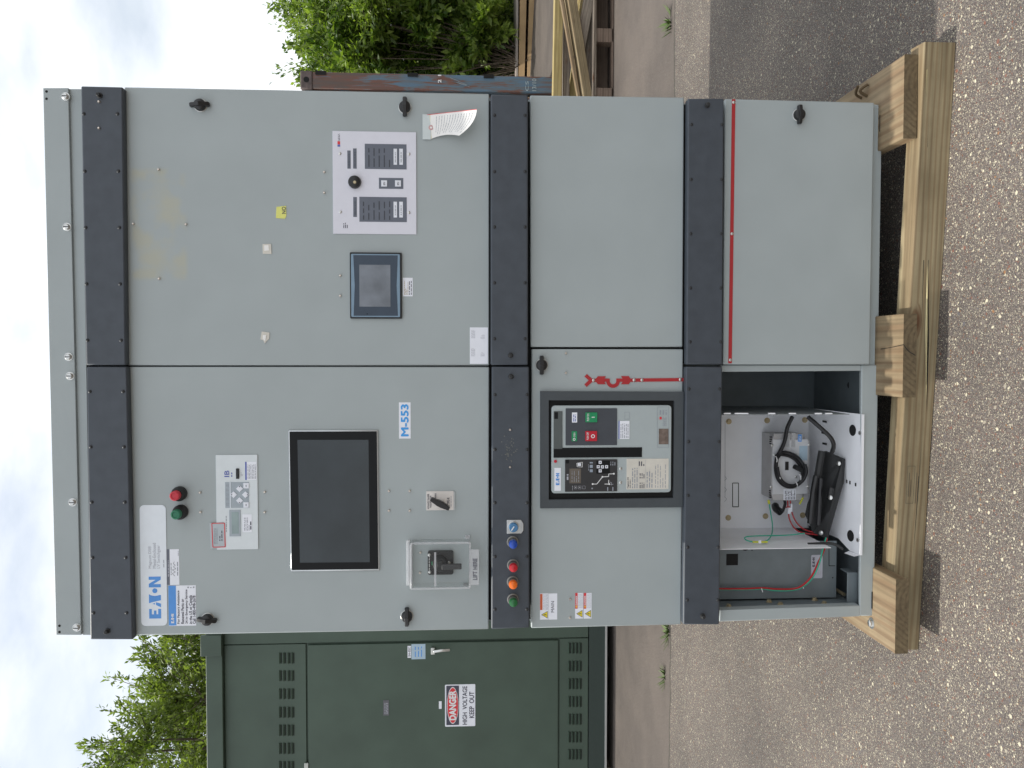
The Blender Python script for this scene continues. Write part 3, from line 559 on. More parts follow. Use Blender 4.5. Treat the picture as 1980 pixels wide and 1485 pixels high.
# ---- mode selector
b = MB(); b.fb(824.3, 950, 877, 986.5, -.004, 0, mat('selector_plate', (.74, .7, .66), .4)); b.fb(820+57.5, 950.5, 879, 986.5, -.0035, 0, silver); sel = b.build('selector_switch', cab, .0008, label='white plate selector switch with black knob') if False else None
b.txt('AUTOMATIC TRANSFER', 826.5, 955, 829.8, 984.5, -.0044, ink, .01); b.txt('MODE SELECTOR', 831, 958.5, 834, 981.5, -.0044, ink, .01); b.txt('MANUAL', 840.5, 953.5, 843.5, 963, -.0044, ink, .01); b.txt('TYPE-R', 864.5, 962, 869.5, 979, -.0044, ink, .01); b.rows(871, 957, 873.5, 980, 1, -.0044, inkg, .4); sel = b.build('selector_switch', cab, label='white plate selector switch with black knob', smooth=False)
c0, c1 = P3(835, 965, -.02), P3(867, 982, -.02); cc = (c0+c1)/2; ang = math.atan2(c1[2]-c0[2], c1[0]-c0[0]); Ln = math.hypot(c1[0]-c0[0], c1[2]-c0[2])
b = MB(); b.lathe((0, 0, 0), [(.010, 0), (.010, .012)], silver, 20)
b.prism([(-Ln/2-.003, -.005), (-Ln*.1, -.0085), (Ln*.1, -.0085), (Ln/2+.003, -.005), (Ln/2+.003, .005), (Ln*.1, .0085), (-Ln*.1, .0085), (-Ln/2-.003, .005)], -.030, -.010, blackp)
ca, sa = math.cos(ang), math.sin(ang); b.v = [(x*ca-z*sa, y, x*sa+z*ca) for x, y, z in b.v]; b.build('knob', sel, .0015, loc=(cc[0], -.004, cc[2]))
# ---- isolator under a clear hinged cover
b = MB(); b.rr(827, 1065.5, 876.5, 1111.5, -.012, 0, blackp, .006); iso = b.build('isolator_switch', cab, .001, label='black rotary isolator under a clear cover')
b = MB(); b.lathe(P3(851, 1089, -.012), [(.022, 0), (.021, .012), (.018, .018)], blackr, 28); b.fb(846, 1084, 856, 1096, -.034, -.012, blackp); b.build('dial', iso, .001)
b = MB(); b.fb(854, 1091, 892.5, 1101.5, -.036, -.026, mat('lever_grey', (.05, .05, .052), .5)); b.build('lever', iso, .002)
b = MB(); b.fb(834.5, 1086, 840.5, 1092.5, -.0135, -.012, green); b.rows(828.5, 1073, 831.5, 1105, 1, -.0125, wtext, .35); b.build('indicator', iso, smooth=False)
for q in ((830, 1073), (831, 1106), (868, 1088)): put('small_screw', mk_pan, iso, P3(q[0], q[1], -.012))
cv = MB(); D_ = -.052
x0, x1, z0, z1 = rect(795, 1050, 909, 1138, D_); xo0, xo1, zo0, zo1 = rect(789, 1043, 910, 1143, -.001)
t_ = .003
cv.box(x0, x1, D_, D_+t_, z0, z1, clear); cv.box(x0, x0+t_, D_+t_, 0, z0, z1, clear); cv.box(x1-t_, x1, D_+t_, 0, z0, z1, clear); cv.box(x0+t_, x1-t_, D_+t_, 0, z0, z0+t_, clear); cv.box(x0+t_, x1-t_, D_+t_, 0, z1-t_, z1, clear)
o = cv.build('clear_cover', cab, .0015, label='clear plastic hinged cover reading LIFT HERE')
b = MB(); b.box(x0-.008, x1-.012, -.020, -.012, z1+.001, z1+.006, frost); b.box(x0, x1, -.010, -.0005, z1+.006, z1+.012, frost); b.lathe((x0, -.014, z1+.012), [(.004, 0), (.004, x1-x0)], frost, 10, (1, 0, 0)); b.build('hinge', o, .0008)
for (xa, xb, za, zb) in ((x0-.002, x0+.003, z0, z1), (x1-.003, x1+.002, z0, z1), (x0, x1, z0-.002, z0+.003), (x0, x1, z1-.003, z1+.002)):
    b = MB(); b.box(xa, xb, D_-.001, D_+.004, za, zb, frost); b.build('edge', o, .001)
b = MB(); b.fb(795, 1085, 909, 1088.5, -.0535, -.0532, frost) if False else b.fb(839.5, 1068, 843.5, 1134, -.0535, -.0530, frost); b.build('pale_streak', o, smooth=False)  # thin pale half-clear strip across the cover front
b = MB(); b.fb(909, 1063, 926, 1131, -.060, -.056, frost); b.box(x0+.012, x1-.012, -.058, D_, z0-.004, z0, clear); b.txt('LIFT HERE', 914.5, 1080, 922.5, 1121, -.0606, ink, .01); b.build('lift_tab', o, .0008)
b = MB(); b.box(x0-.010, x0-.001, -.012, 0, z0+.006, z0+.020, frost); b.box(x1+.001, x1+.012, -.012, 0, z0, z0+.014, frost); b.build('latch', o, .002)
# ---- generator annunciator panel
b = MB(); b.fb(643.5, 254.3, 805, 452.5, -.003, 0, panelw); gp = b.build('control_panel', cab, .0006, label='pale generator control panel with dark printed blocks')
for q in ((657, 297), (790.5, 298), (658, 410), (790.5, 411)): put('small_screw', mk_pan, gp, P3(q[0], q[1], -.003))
def blk(q, rowsn, seed):
    b = MB(); b.fb(*q, -.0036, -.003, slate); b.rows(q[0]+3, q[1]+4, q[2]-28, q[3]-4, rowsn, -.0040, mat('slate_text', (.05, .055, .07), .5), .22, seed); o = b.build('printed_block', gp, smooth=False)
    for a, c_ in ((761, 767.6), (772, 779)): b = MB(); b.fb(a, q[1]+9, c_, q[3]-8.5, -.0044, -.0036, key); b.rows(a+2, q[1]+13, c_-2, q[3]-13, 1, -.0048, inkg, .5, seed); b.build('label', gp, smooth=False)
blk((705.3, 278.5, 786, 327), 5, 1); blk((694.8, 381, 786.5, 429), 6, 2)
for q in ((671.6, 291, 678, 326), (682.7, 287, 689.5, 326), (683, 381, 690, 419.5)):
    b = MB(); b.fb(*q, -.0036, -.003, slate); b.rows(q[0]+2, q[1]+4, q[2]-2, q[3]-4, 1, -.0040, MATS['slate_text'], .4); b.build('printed_block', gp, smooth=False)
b = MB(); b.fb(732.6, 344, 779.7, 365, -.0036, -.003, slate); b.build('printed_block', gp, smooth=False)
for a in (737, 763.8): b = MB(); b.fb(a, 348.5, a+11.5, 360.5, -.0056, -.0036, key); b.rows(a+4, 351, a+8, 358, 2, -.006, ink, .5); b.build('button', gp, .0006, smooth=False)
b = MB(); b.lathe(P3(686, 352.5, -.003), [(.018, 0), (.018, .006), (.0165, .011), (.012, .013)], blackp, 28); b.lathe(P3(686, 352.5, -.016), [(.005, 0), (.004, .003)], brass, 10); b.build('alarm_buzzer', gp)
b = MB(); b.rows(653, 257, 657.5, 272, 2, -.0034, ink, .4, 4); b.fb(652.5, 273, 657.5, 279, -.0036, -.003, rednk); b.fb(652.5, 279.5, 657.5, 283.5, -.0036, -.003, navy); b.rows(663, 429.5, 673, 441, 3, -.0034, ink, .45, 6); b.build('label', gp, smooth=False)
# ---- small touch screen
b = MB(); b.rr(676.5, 488, 776.8, 616, -.007, 0, blackr, .003); t2 = b.build('touch_screen', cab, .001, label='small navy touch screen')
b = MB(); b.rr(679, 491, 773.5, 613, -.009, -.007, bezlight, .003); b.build('rim', t2, .001)
b = MB()
x0, x1, z0, z1 = rect(682, 493.5, 770.5, 610.5, -.0098); K = 10; p = []
for i in range(K+1): u = i/K; p.append((x0+(x1-x0)*u, z0+.002+.004*math.sin(math.pi*u)*0+.0035*(1-abs(2*u-1))))
for i in range(K+1): u = i/K; p.append((x1, z0+.002+(z1-z0-.004)*u)) if 0 < i < K else None
for i in range(K+1): u = 1-i/K; p.append((x0+(x1-x0)*u, z1-.002-.0035*(1-abs(2*u-1))))
b.prism(p, -.0098, -.009, bezblue); b.build('bezel', t2, smooth=False)
b = MB(); b.fb(694.8, 512, 754.9, 593, -.0104, -.0098, screen2); b.build('display', t2, smooth=False)
b = MB(); b.fb(709, 606, 711, 608, -.0102, -.0098, bez); b.build('indicator', t2, smooth=False)
# ---- stickers on the upper right door
def f(b): b.fb(779, 537, 798, 573, -.0006, 0, white); b.rows(781, 540, 790, 570, 4, -.001, mat('tan_ink', (.5, .42, .3), .5), .5, 1); b.rows(790, 540, 797, 570, 2, -.001, ink, .4, 2)
sticker(dUR, f, 'small printed sticker under the small touch screen')
def f(b):
    b.quad([(534.5, 400), (553, 398), (553.5, 418), (551, 423), (533.5, 421.5), (534, 408)], -.0012, 0, yell); b.txt('NO', 545, 400, 552.5, 413, -.0016, ink, .01)
sticker(dUR, f, 'torn yellow sticker with letters')
def f(b):
    b.quad([(507.5, 472), (524, 471.5), (525, 491), (508, 490.5)], -.002, 0, cream); b.quad([(511, 474.5), (519, 474), (520, 484), (511, 485)], -.0026, -.002, pap)
sticker(dUR, f, 'square white adhesive pad')
def f(b):
    b.quad([(506, 641), (521, 643), (520.5, 655), (516, 659), (512, 664), (509, 658), (503.5, 656)], -.002, 0, cream); b.quad([(508, 648), (515, 647), (513, 660), (508, 655)], -.0032, -.002, pap)
sticker(dUR, f, 'torn crumpled white adhesive pad')
def f(b):
    b.fb(908.5, 633, 943.5, 703.5, -.0006, 0, white)
    for (a, c_) in ((911, 637), (911, 672), (929, 646), (929, 680)): b.rows(a, c_, a+8, c_+(17 if a < 920 else 9), 4, -.001, inkl, .35, int(a+c_))
sticker(dUR, f, 'white inventory sticker at the lower corner')
# ---- pilot lights on the middle dark bar
def pilot(px, py, lens, lab):
    c = P3(px, py, -.025); b = MB(); b.lathe(c, [(.0165, 0), (.0165, .004), (.0145, .0045), (.0145, .008)], nickel, 26); b.lathe(c, [(.0138, .008), (.0138, .018), (.0128, .020), (.0128, .026)], nickel, 26); b.lathe(c, [(.0141, .012), (.0141, .016)], blackr, 26); o = b.build('pilot_light', cab, label=lab)
    b = MB(); b.lathe(c+np.array((0, -.026, 0)), [(.0122, 0), (.0122, .009), (.0105, .014), (.006, .0165), (.001, .017)], lens, 26); b.build('lens', o)
pilot(991, 1047.5, bluelens, 'blue pilot light'); pilot(991.5, 1092, redlens, 'red pilot light'); pilot(991, 1124.5, amber, 'amber pilot light'); pilot(991.5, 1158.5, greenlens, 'green pilot light')
b = MB(); b.fb(980, 1005.5, 1008, 1032, -.030, -.025, silver); b.quad([(1008, 1006), (1012, 1013), (1012, 1026), (1008, 1032)], -.030, -.025, silver); ks = b.build('key_switch', cab, .001, label='square silver key switch with blue knob')
b = MB(); b.lathe(P3(992.5, 1018, -.030), [(.0155, 0), (.0155, .004), (.0145, .005)], steel, 26); b.build('ring', ks)
b = MB(); c_ = P3(992.8, 1019, -.035); b.lathe(c_, [(.0128, 0), (.0128, .010), (.0115, .012)], bluek, 24); 
b.v += []; p = P3(993, 1020, -.0485); dx, dz = .009, -.006; nx, nz_ = -dz*.12, dx*.12
b.prism([(p[0]-dx-nx, p[2]-dz-nz_), (p[0]+dx*.3-nx, p[2]+dz*.3-nz_), (p[0]+dx*.3+nx, p[2]+dz*.3+nz_), (p[0]-dx+nx, p[2]-dz+nz_)][::1], -.0485, -.047, wtext); b.build('knob', ks)
# ---- breaker
b = MB(); Yf = -.012
o4 = [P3(1045, 756.5, Yf), P3(1322, 757.5, Yf), P3(1320, 981, Yf), P3(1045, 983, Yf)]; i4 = [P3(1061, 774, Yf), P3(1304, 774.5, Yf), P3(1302, 963, Yf), P3(1061, 966.5, Yf)]
for k in range(4):
    q = [o4[k], o4[(k+1) % 4], i4[(k+1) % 4], i4[k]]; b.prism([(p[0], p[2]) for p in q], Yf, .0, frm)
br = b.build('circuit_breaker', cab, 0, label='drawout circuit breaker in a wide charcoal frame')
b = MB(); q = [P3(1060, 772, -.001), P3(1306, 772, -.001), P3(1304, 968, -.001), P3(1060, 968, -.001)]; b.prism([(p[0], p[2]) for p in q], -.0015, 0, gap); b.build('recess', br, smooth=False)
Yb = -.014
b = MB(); b.rr(1066.5, 784, 1298, 953, Yb, -.0015, brkface, .010, 5); b.build('face_plate', br, .0015)
Y1 = Yb-.0006
def bp_(name, fn, bevel=0., label=None): b = MB(); fn(b); return b.build(name, br, bevel, label=label, smooth=False)
bp_('smoked_window', lambda b: b.rr(1070.5, 795, 1087.5, 868, Y1-.001, Yb, smoke, .002) and b.fb(1072, 797, 1079, 810, Y1-.0013, Y1-.001, bez))
bp_('button_panel', lambda b: b.rr(1093.6, 789.5, 1193.3, 861, Y1-.001, Yb, brkdark, .002), .0006)
bp_('label', lambda b: b.fb(1106, 797.6, 1116, 817, Y1-.0018, Y1-.001, white) and b.rows(1108, 800, 1114, 815, 2, Y1-.0022, navy, .5))
bp_('push_button', lambda b: b.rr(1132.3, 797.6, 1154.8, 816.5, Y1-.005, Yb, green, .0015) and b.txt('PUSH ON', 1135, 800, 1139, 814, Y1-.0054, wtext, .01) and b.fb(1144, 806, 1150, 807.6, Y1-.0054, Y1-.005, wtext), .0006, 'green push on button')
bp_('push_button', lambda b: b.rr(1132, 833.5, 1154.6, 853, Y1-.005, Yb, red, .0015) and b.txt('PUSH OFF', 1134.5, 836, 1138.5, 850, Y1-.0054, wtext, .01) and b.txt('O', 1143, 840, 1150, 847, Y1-.0054, wtext, .02), .0006, 'red push off button')
bp_('indicator', lambda b: b.rr(1105.4, 833.8, 1115.8, 853.2, Y1-.002, Yb, green, .001) and b.txt('OPEN', 1109, 836.5, 1112.5, 845, Y1-.0024, wtext, .01) and b.txt('O', 1108, 847, 1112.5, 852, Y1-.0024, wtext, .03))
bp_('slot', lambda b: b.fb(1070.4, 865.5, 1241.3, 884.5, Y1-.0008, Yb, bez))
bp_('label', lambda b: b.fb(1196, 814, 1217, 848.8, Y1-.0008, Yb, white) and b.fb(1196, 814, 1198, 848.8, Y1-.0011, Y1-.0008, navy) and b.rows(1199, 816, 1216, 847, 5, Y1-.0013, inkg, .4, 8))
bp_('outline', lambda b: b.strip([(1208, 797), (1217, 797), (1217, 811), (1208, 811), (1208, 797)], .0006, Y1-.0002, inkg, .0002) and b.strip([(1271, 787), (1293, 787), (1293, 865), (1271, 865), (1271, 787)], .0008, Y1-.0002, inkg, .0002))
bp_('counter_window', lambda b: b.fb(1274, 829, 1292.5, 859, Y1-.0008, Yb, brown) and b.fb(1275.5, 806, 1279.5, 811, Y1-.0008, Yb, rednk) and b.rows(1274, 792, 1291, 802, 3, Y1-.0008, inkg, .4, 3) and b.rows(1281, 805, 1289, 824, 3, Y1-.0008, inkg, .4, 4))
bp_('indicator', lambda b: b.lathe(P3(1074, 892, Yb), [(.0046, 0), (.004, .003)], red, 14), 0, 'small red dot')
bp_('label', lambda b: (b.fb(1072, 904.6, 1084.5, 949, Y1-.0006, Yb, white), logo(b, 1074.8, 915, 1081.5, 938, Y1-.0012, blue)))
tu = bp_('trip_unit', lambda b: b.rr(1092.6, 888.5, 1193.5, 950.5, Y1-.002, Yb, trip, .001), .0005); YT = Y1-.0024
bp_('display', lambda b: b.fb(1101, 906, 1123.3, 934.5, YT-.0003, YT+.0004, mat('trip_display', (.14, .12, .10), .2)) and b.rows(1104, 908, 1121, 932, 4, YT-.0008, inkg, .2, 4))
bp_('keypad', lambda b: b.rr(1153, 891, 1179.2, 915.7, YT-.0008, YT+.0004, bez, .001), .0004)
for q in ((1160.5, 894), (1156.7, 902.5), (1164.7, 902.8), (1160.5, 910.5), (1172.8, 902.5)):
    bp_('key', lambda b: b.fb(q[0]-2.7, q[1]-2.9, q[0]+2.9, q[1]+2.9, YT-.0018, YT-.0008, key) and b.fb(q[0]-1, q[1]-1.2, q[0]+1, q[1]+1.2, YT-.0022, YT-.0018, ink))
def f(b):
    b.strip([(1146, 936), (1154, 936), (1165, 922), (1177, 921.5), (1177, 916.5), (1187, 916)], .0018, YT-.0002, wtext, .0002); b.strip([(1169, 936), (1177, 936), (1177, 928)], .0018, YT-.0002, wtext, .0002); b.strip([(1180, 932), (1183, 934), (1181, 938), (1186, 936)], .001, YT-.0002, inkl, .0002)
    for q in ((1146, 936), (1165, 922), (1187, 916), (1178, 936)): hexo(b, q[0], q[1], .0026, YT-.0004, wtext, 10)
    b.rows(1140, 890.5, 1146.5, 913, 1, YT-.0003, mat('slate_blue', (.3, .35, .42), .5), .9, 2); b.rows(1137, 895, 1139, 910, 1, YT-.0003, inkg, .5, 6); b.rows(1095.5, 914, 1099.5, 928, 1, YT-.0003, inkl, .8, 6)
    for i in range(3): b.rows(1128.0+8*0, 0, 0, 0, 0, 0, ink) if False else None
    b.strip([(1115, 896), (1126, 893.5), (1126, 903), (1116, 902.5), (1115, 896)], .0012, YT-.0003, wtext, .0002); b.fb(1117, 895.5, 1123.5, 901, YT-.0006, YT, key)
    for i in range(3):
        q = (1113+i*8, 942.5); b.strip([(q[0]-2.6, q[1]-2.8), (q[0]+2.6, q[1]-2.8), (q[0]+2.6, q[1]+2.8), (q[0]-2.6, q[1]+2.8), (q[0]-2.6, q[1]-2.8)], .0006, YT-.0003, inkl, .0002)
        if i < 2: hexo(b, q[0], q[1], .0018, YT-.0003, wtext, 3, 0 if i else 3.14)
    b.rows(1106, 938, 1108, 948, 1, YT-.0003, inkl, .4, 2); b.fb(1093.5, 889, 1100, 896, YT-.001, YT, bez); b.rows(1179, 892, 1191, 900, 3, YT-.0003, inkg, .4, 4); hexo(b, 1145, 944.5, .0024, YT-.0003, inkg, 8); b.rows(1170, 941, 1190, 949, 2, YT-.0003, inkg, .2, 14)
bp_('printed_diagram', f)
for q in ((1199.8, 906), (1199.8, 933)): put('small_screw', mk_pan, br, P3(q[0], q[1], Yb))
def f(b):
    b.fb(1211.5, 887, 1292.8, 946, Y1-.0006, Yb, cream); y_ = Y1-.0010
    b.txt('Magnum DS', 1213, 923, 1216, 944, y_, ink, .02); b.rows(1217, 925, 1220, 944, 1, y_, ink, .4, 1); b.rows(1221, 900, 1234, 944, 3, y_, inkg, .4, 2)
    b.rows(1236, 932, 1247, 944, 3, y_, ink, .45, 3); b.rows(1236, 914, 1247, 925, 3, y_, ink, .45, 4); b.rows(1234, 891, 1247, 901, 3, y_, ink, .45, 5); b.rows(1249, 905, 1263, 943, 3, y_, inkg, .4, 6); b.rows(1265, 893, 1289, 943, 5, y_, inkg, .22, 7)
    b.strip([(1235.5, 945), (1235.5, 889)], .0004, y_, inkg, .0001); b.strip([(1248, 945), (1248, 889)], .0004, y_, inkg, .0001)
bp_('label', f, 0, 'cream rating plate')
# ---- mimic symbol and stripes
b = MB(); Ym = -.0016
W1 = .0098
def mp_(q): return (1100+q[0]/8.609, 720+q[1]/8.609)
b.quad([mp_(q) for q in ((1030, 103), (1908, 93), (1908, 148), (1030, 158))], Ym, 0, redt)
b.quad([mp_(q) for q in ((300, 28), (385, 105), (600, 103), (600, 162), (385, 162), (330, 132), (260, 70))], Ym, 0, redt)
b.quad([mp_(q) for q in ((330, 132), (385, 162), (295, 243), (260, 200))], Ym-.0002, 0, redt)
for x in (470, 530): b.quad([mp_(q) for q in ((x-40, 132), (x+15, 65), (x+85, 65), (x+40, 132))], Ym-.0003-x*1e-7, 0, redt); b.quad([mp_(q) for q in ((x-40, 132), (x+40, 132), (x+85, 198), (x+15, 198))], Ym-.0005-x*1e-7, 0, redt)
for x in (945, 1005): b.quad([mp_(q) for q in ((x+40, 132), (x-8, 62), (x-75, 62), (x-35, 132))], Ym-.0003-x*1e-7, 0, redt); b.quad([mp_(q) for q in ((x+40, 132), (x-35, 132), (x-75, 198), (x-8, 198))], Ym-.0005-x*1e-7, 0, redt)
b.quad([mp_(q) for q in ((590, 103), (680, 103), (680, 150), (590, 158))], Ym-.0007, 0, redt); b.quad([mp_(q) for q in ((790, 103), (910, 103), (910, 158), (790, 155))], Ym-.0007, 0, redt)
Ri, Ro = 55, 115; K = 12
for k in range(K):
    a0, a1 = math.pi*k/K, math.pi*(k+1)/K
    b.quad([mp_((735+r*math.cos(a), 143+r*math.sin(a))) for r, a in ((Ri, a0), (Ro, a0), (Ro, a1), (Ri, a1))], Ym-.0001, 0, redt)
ms = b.build('mimic_symbol', dML, label='red breaker symbol strip', smooth=False)
for x, y in ((410, 132), (1085, 128), (1215, 128), (1853, 119)): q = mp_((x, y)); put('rivet', mk_pan, ms, P3(q[0], q[1], Ym-.0006))
b = MB(); b.quad([(1415.5, 192), (1422, 192), (1415, 702.5), (1408.5, 702.5)], -.0015, 0, redt); rs = b.build('mimic_stripe', dLR, label='long red stripe', smooth=False)
for q in ((1418.5, 198), (1415.3, 452), (1412, 696)): put('rivet', mk_pan, rs, P3(q[0], q[1], -.0015))
# ---- warning labels on the middle left door
def tri(b, px0, py0, px1, py1, Y):
    pm = (py0+py1)/2; b.quad([(px0, pm), (px1, py0), (px1, py1)], Y, Y+.0002, ink); b.quad([(px0+2, pm), (px1-.8, py0+1.4), (px1-.8, py1-1.4)], Y-.0003, Y, yellow)
    b.strip([(px0+5, pm-1), (px0+7.5, pm+1.2), (px0+7.5, pm-1), (px1-1.8, pm+.8)], .0013, Y-.0005, ink, .0001)
def f(b):
    b.fb(1044, 1147.5, 1060.5, 1198, -.0006, 0, white); b.fb(1061, 1147.5, 1077.5, 1198, -.0006, 0, white); b.fb(1044.2, 1148.5, 1049, 1179.5, -.0009, -.0006, orange)
    b.rows(1050, 1149, 1060, 1179, 4, -.001, inkg, .25, 3, 1.); tri(b, 1046.5, 1181.5, 1059, 1196, -.0010); b.txt('MAIN', 1065.5, 1162.5, 1071.5, 1184, -.001, ink)
sticker(dML, f, 'white MAIN label with orange warning band')
def f(b):
    for a in (1112.2, 1128.7):
        b.fb(a, 1146.5, a+15.3, 1196, -.0006, 0, white); b.fb(a, 1146.6, a+4.8, 1177, -.0009, -.0006, rednk); b.txt('DANGER', a+1.1, 1152, a+3.9, 1170, -.0012, wtext, .02); b.fb(a+1.2, 1171.5, a+3.8, 1174.5, -.0012, -.0009, yellow)
        b.rows(a+5.5, 1147.5, a+14.8, 1176, 5, -.001, inkg, .25, int(a), 1.); tri(b, a+2, 1179.5, a+14, 1194, -.0010)
sticker(dML, f, 'pair of red and white DANGER labels')
# ================================================================== lower left compartment
Y0 = .11
b = MB(); b.box(.765, .769, .03, .42, .16, .735, inner); b.build('inner_wall', cab)
b = MB(); x0, x1, z0, z1 = rect(1385, 700, 1570, 1180, .42); b.box(.02, .765, .42, .424, .135, .735, inner); b.build('inner_wall', cab)
b = MB(); b.box(.02, .765, .03, .42, .745, .749, inner); b.build('inner_wall', cab)
xl = P3(1500, 1157, Y0)[0]; xr = P3(1500, 1059, .02)[0]-.003; zb = P3(1617, 1100, Y0)[2]
b = MB(); b.box(xl, xr, Y0, Y0+.003, zb, .74, inner); ip = b.build('inner_panel', cab, label='grey inner panel behind the wires')
b = MB(); b.fb(1404.5, 1071, 1427, 1093, Y0-.0006, Y0, gap); b.build('cutout', ip, smooth=False)
b = MB(); b.lathe(P3(1441, 1058, Y0), [(.011, 0), (.011, .0008)], gap, 18); b.lathe(P3(1454, 1064, Y0), [(.002, 0), (.002, .0008)], gap, 8); b.build('cutout', ip)
b = MB(); b.strip([(1603, 1058), (1603, 1094), (1615, 1094)], .002, Y0-.0006, gap, .0004); b.lathe(P3(1610, 1117, Y0), [(.002, 0), (.002, .0008)], gap, 8); b.build('cutout', ip, smooth=False)
def f(b): b.rr(1568.5, 1073, 1590.5, 1118, Y0-.0008, Y0, mat('dull_label', (.5, .51, .58), .5), .004); logo(b, 1571, 1078, 1575.5, 1096, Y0-.0014, ink); b.rows(1578, 1080, 1588, 1112, 3, Y0-.0012, inkl, .2, 5)
sticker(ip, f, 'small rounded label with the maker word mark')
b = MB(); b.box(XL+.003, XL+.02, .045, .11, .16, .735, inner); b.build('side_rail', cab, .001)
for q in ((1487, 1167, .09), (1509, 1172, .06), (1575, 1161, .1), (1594, 1169, .06), (1409, 1181, .05)):
    p = P3(q[0], q[1], q[2]); c = np.array((XL+.02, q[2], p[2])); b = MB(); b.lathe(c, [(.010, 0), (.010, .002), (.0065, .002), (.0065, .008)], brass, 6, (1, 0, 0)); b.build('bolt_head', cab)
b = MB(); p = P3(1640, 1130, .06); b.fb(1638, 1107, 1659, 1173, .05, .053, inner); xq = P3(1640, 1107, .05); b.box(xq[0]-.003, xq[0], .053, .10, xq[2]-.03, xq[2]+.002, inner); b.build('bracket', cab, .001)
b = MB(); b.tube([P3(1617, 1140, .14), P3(1633, 1150, .10)], .005, brass, 8); b.build('pin', cab)
b = MB(); b.lathe(P3(1645, 745, .16), [(.012, 0), (.012, .001)], gap, 16, (0, -.5, .9)); b.build('cutout', cab)
# ---- tray (a thing of its own, standing in the compartment)
YB_, TY = .30, .0
tr = empty('component_tray', (.40, .15, .165), 'white sheet metal tray holding a grey module and coiled black cable inside the open compartment', 'tray')
xL0 = P3(1500, 1061, .015)[0]; xR0 = P3(1500, 801, .015)[0]
b = MB(); b.box(xL0, xR0, YB_, YB_+.002, .20, .742, whiteb); bpn = b.build('back_plate', tr)
b = MB(); b.box(xL0, xL0+.002, .012, YB_, .255, .742, whiteb); b.build('side_flange', tr, .0008)
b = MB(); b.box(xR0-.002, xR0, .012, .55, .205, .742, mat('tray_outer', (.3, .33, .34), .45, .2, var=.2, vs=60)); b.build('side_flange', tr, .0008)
zf = P3(1667, 930, .004)[2]; zbk = P3(1567, 930, YB_-.02)[2]
b = MB(); xa, xb = P3(1650, 1073, .01)[0], P3(1650, 801, .01)[0]
b.add([(xa, .006, zf), (xb, .006, zf), (xb, YB_, zbk), (xL0+.01, YB_, zbk), (xL0+.004, .12, zf+(zbk-zf)*.4), (xa, .06, zf+(zbk-zf)*.18)], [(0, 1, 2, 3, 4, 5)], whiteb)
b.box(xa, xb, .004, .008, zf-.004, zf+.003, whiteb); b.add([(xa, .006, zf), (xa, .06, zf+.01), (xa-.004, .05, zf+.03), (xa-.004, .006, zf+.02)], [(0, 1, 2, 3)], whiteb); sh = b.build('floor_plate', tr, smooth=False)
def shz(y): return zf+(zbk-zf)*(y-.006)/(YB_-.006)
def onshelf(px, py):   # intersect the ray with the sloped shelf
    q = ray(px, py); k = (zbk-zf)/(YB_-.006); t = (zf-k*.006+k*CAM[1]-CAM[2])/(q[2]-k*q[1]); return CAM+q*t
sln = Vector((0, -(zbk-zf), YB_-.006)).normalized()
def hole(px, py, r): b = MB(); p = onshelf(px, py)+np.array(sln)*.0006; b.lathe(p, [(r, 0), (r, .0006)], gap, 20, sln); b.build('hole', sh)
hole(1649, 832, .017); hole(1645, 1036, .017)
for q in ((1595, 815), (1593, 837), (1595, 858)): b = MB(); p = onshelf(*q)+np.array(sln)*.001; b.box(p[0]-.003, p[0]+.003, p[1]-.014, p[1]+.014, p[2]-.0008, p[2]+.0012, gap); b.build('hole', sh)
for q in ((1638, 931), (1644, 933), (1655, 937)): b = MB(); p = onshelf(*q)+np.array(sln)*.001; b.box(p[0]-.005, p[0]+.005, p[1]-.003, p[1]+.003, p[2]-.0005, p[2]+.001, gap); b.build('hole', sh)
for q in ((1664, 837), (1660, 1044)): b = MB(); p = onshelf(*q); b.lathe(p, [(.006, 0), (.006, .004)], steel, 6, sln); b.build('nut', sh)
for q in ((1409, 815), (1483, 813), (1556, 812), (1408, 1001), (1480, 998), (1552, 996)): put('hex_bolt', mk_hexb, bpn, P3(q[0], q[1], YB_))
b = MB(); b.strip([(1416.5, 934), (1428, 934), (1428, 980), (1416.5, 980), (1416.5, 934)], .0026, YB_-.0006, gap, .0004); b.build('knockout', bpn, smooth=False)
b = MB(); b.strip([(1402, 815), (1402, 960)], .001, YB_-.0006, inkg, .0004)
for y in (920, 942, 960): b.strip([(1401, y), (1405, y+5), (1401, y+10)], .001, YB_-.0006, inkg, .0004)
b.build('seam', bpn, smooth=False)
# black rubber edge trim
b = MB(); b.tube([P3(1562, 1052, .06), P3(1608, 1051, .05), P3(1630, 1062, .03)], .0045, blackr, 8); b.build('edge_trim', tr)
# white wall-side fixing strip edge with slots
b = MB()
for y_ in (1404, 1425, 1438, 1490, 1530, 1580, 1600): p = P3(y_, 799, .012); b.box(p[0]-.0025, p[0]+.0012, .006, .012, p[2]-.012, p[2]+.008, whiteb)
b.build('edge_tab', tr, smooth=False)
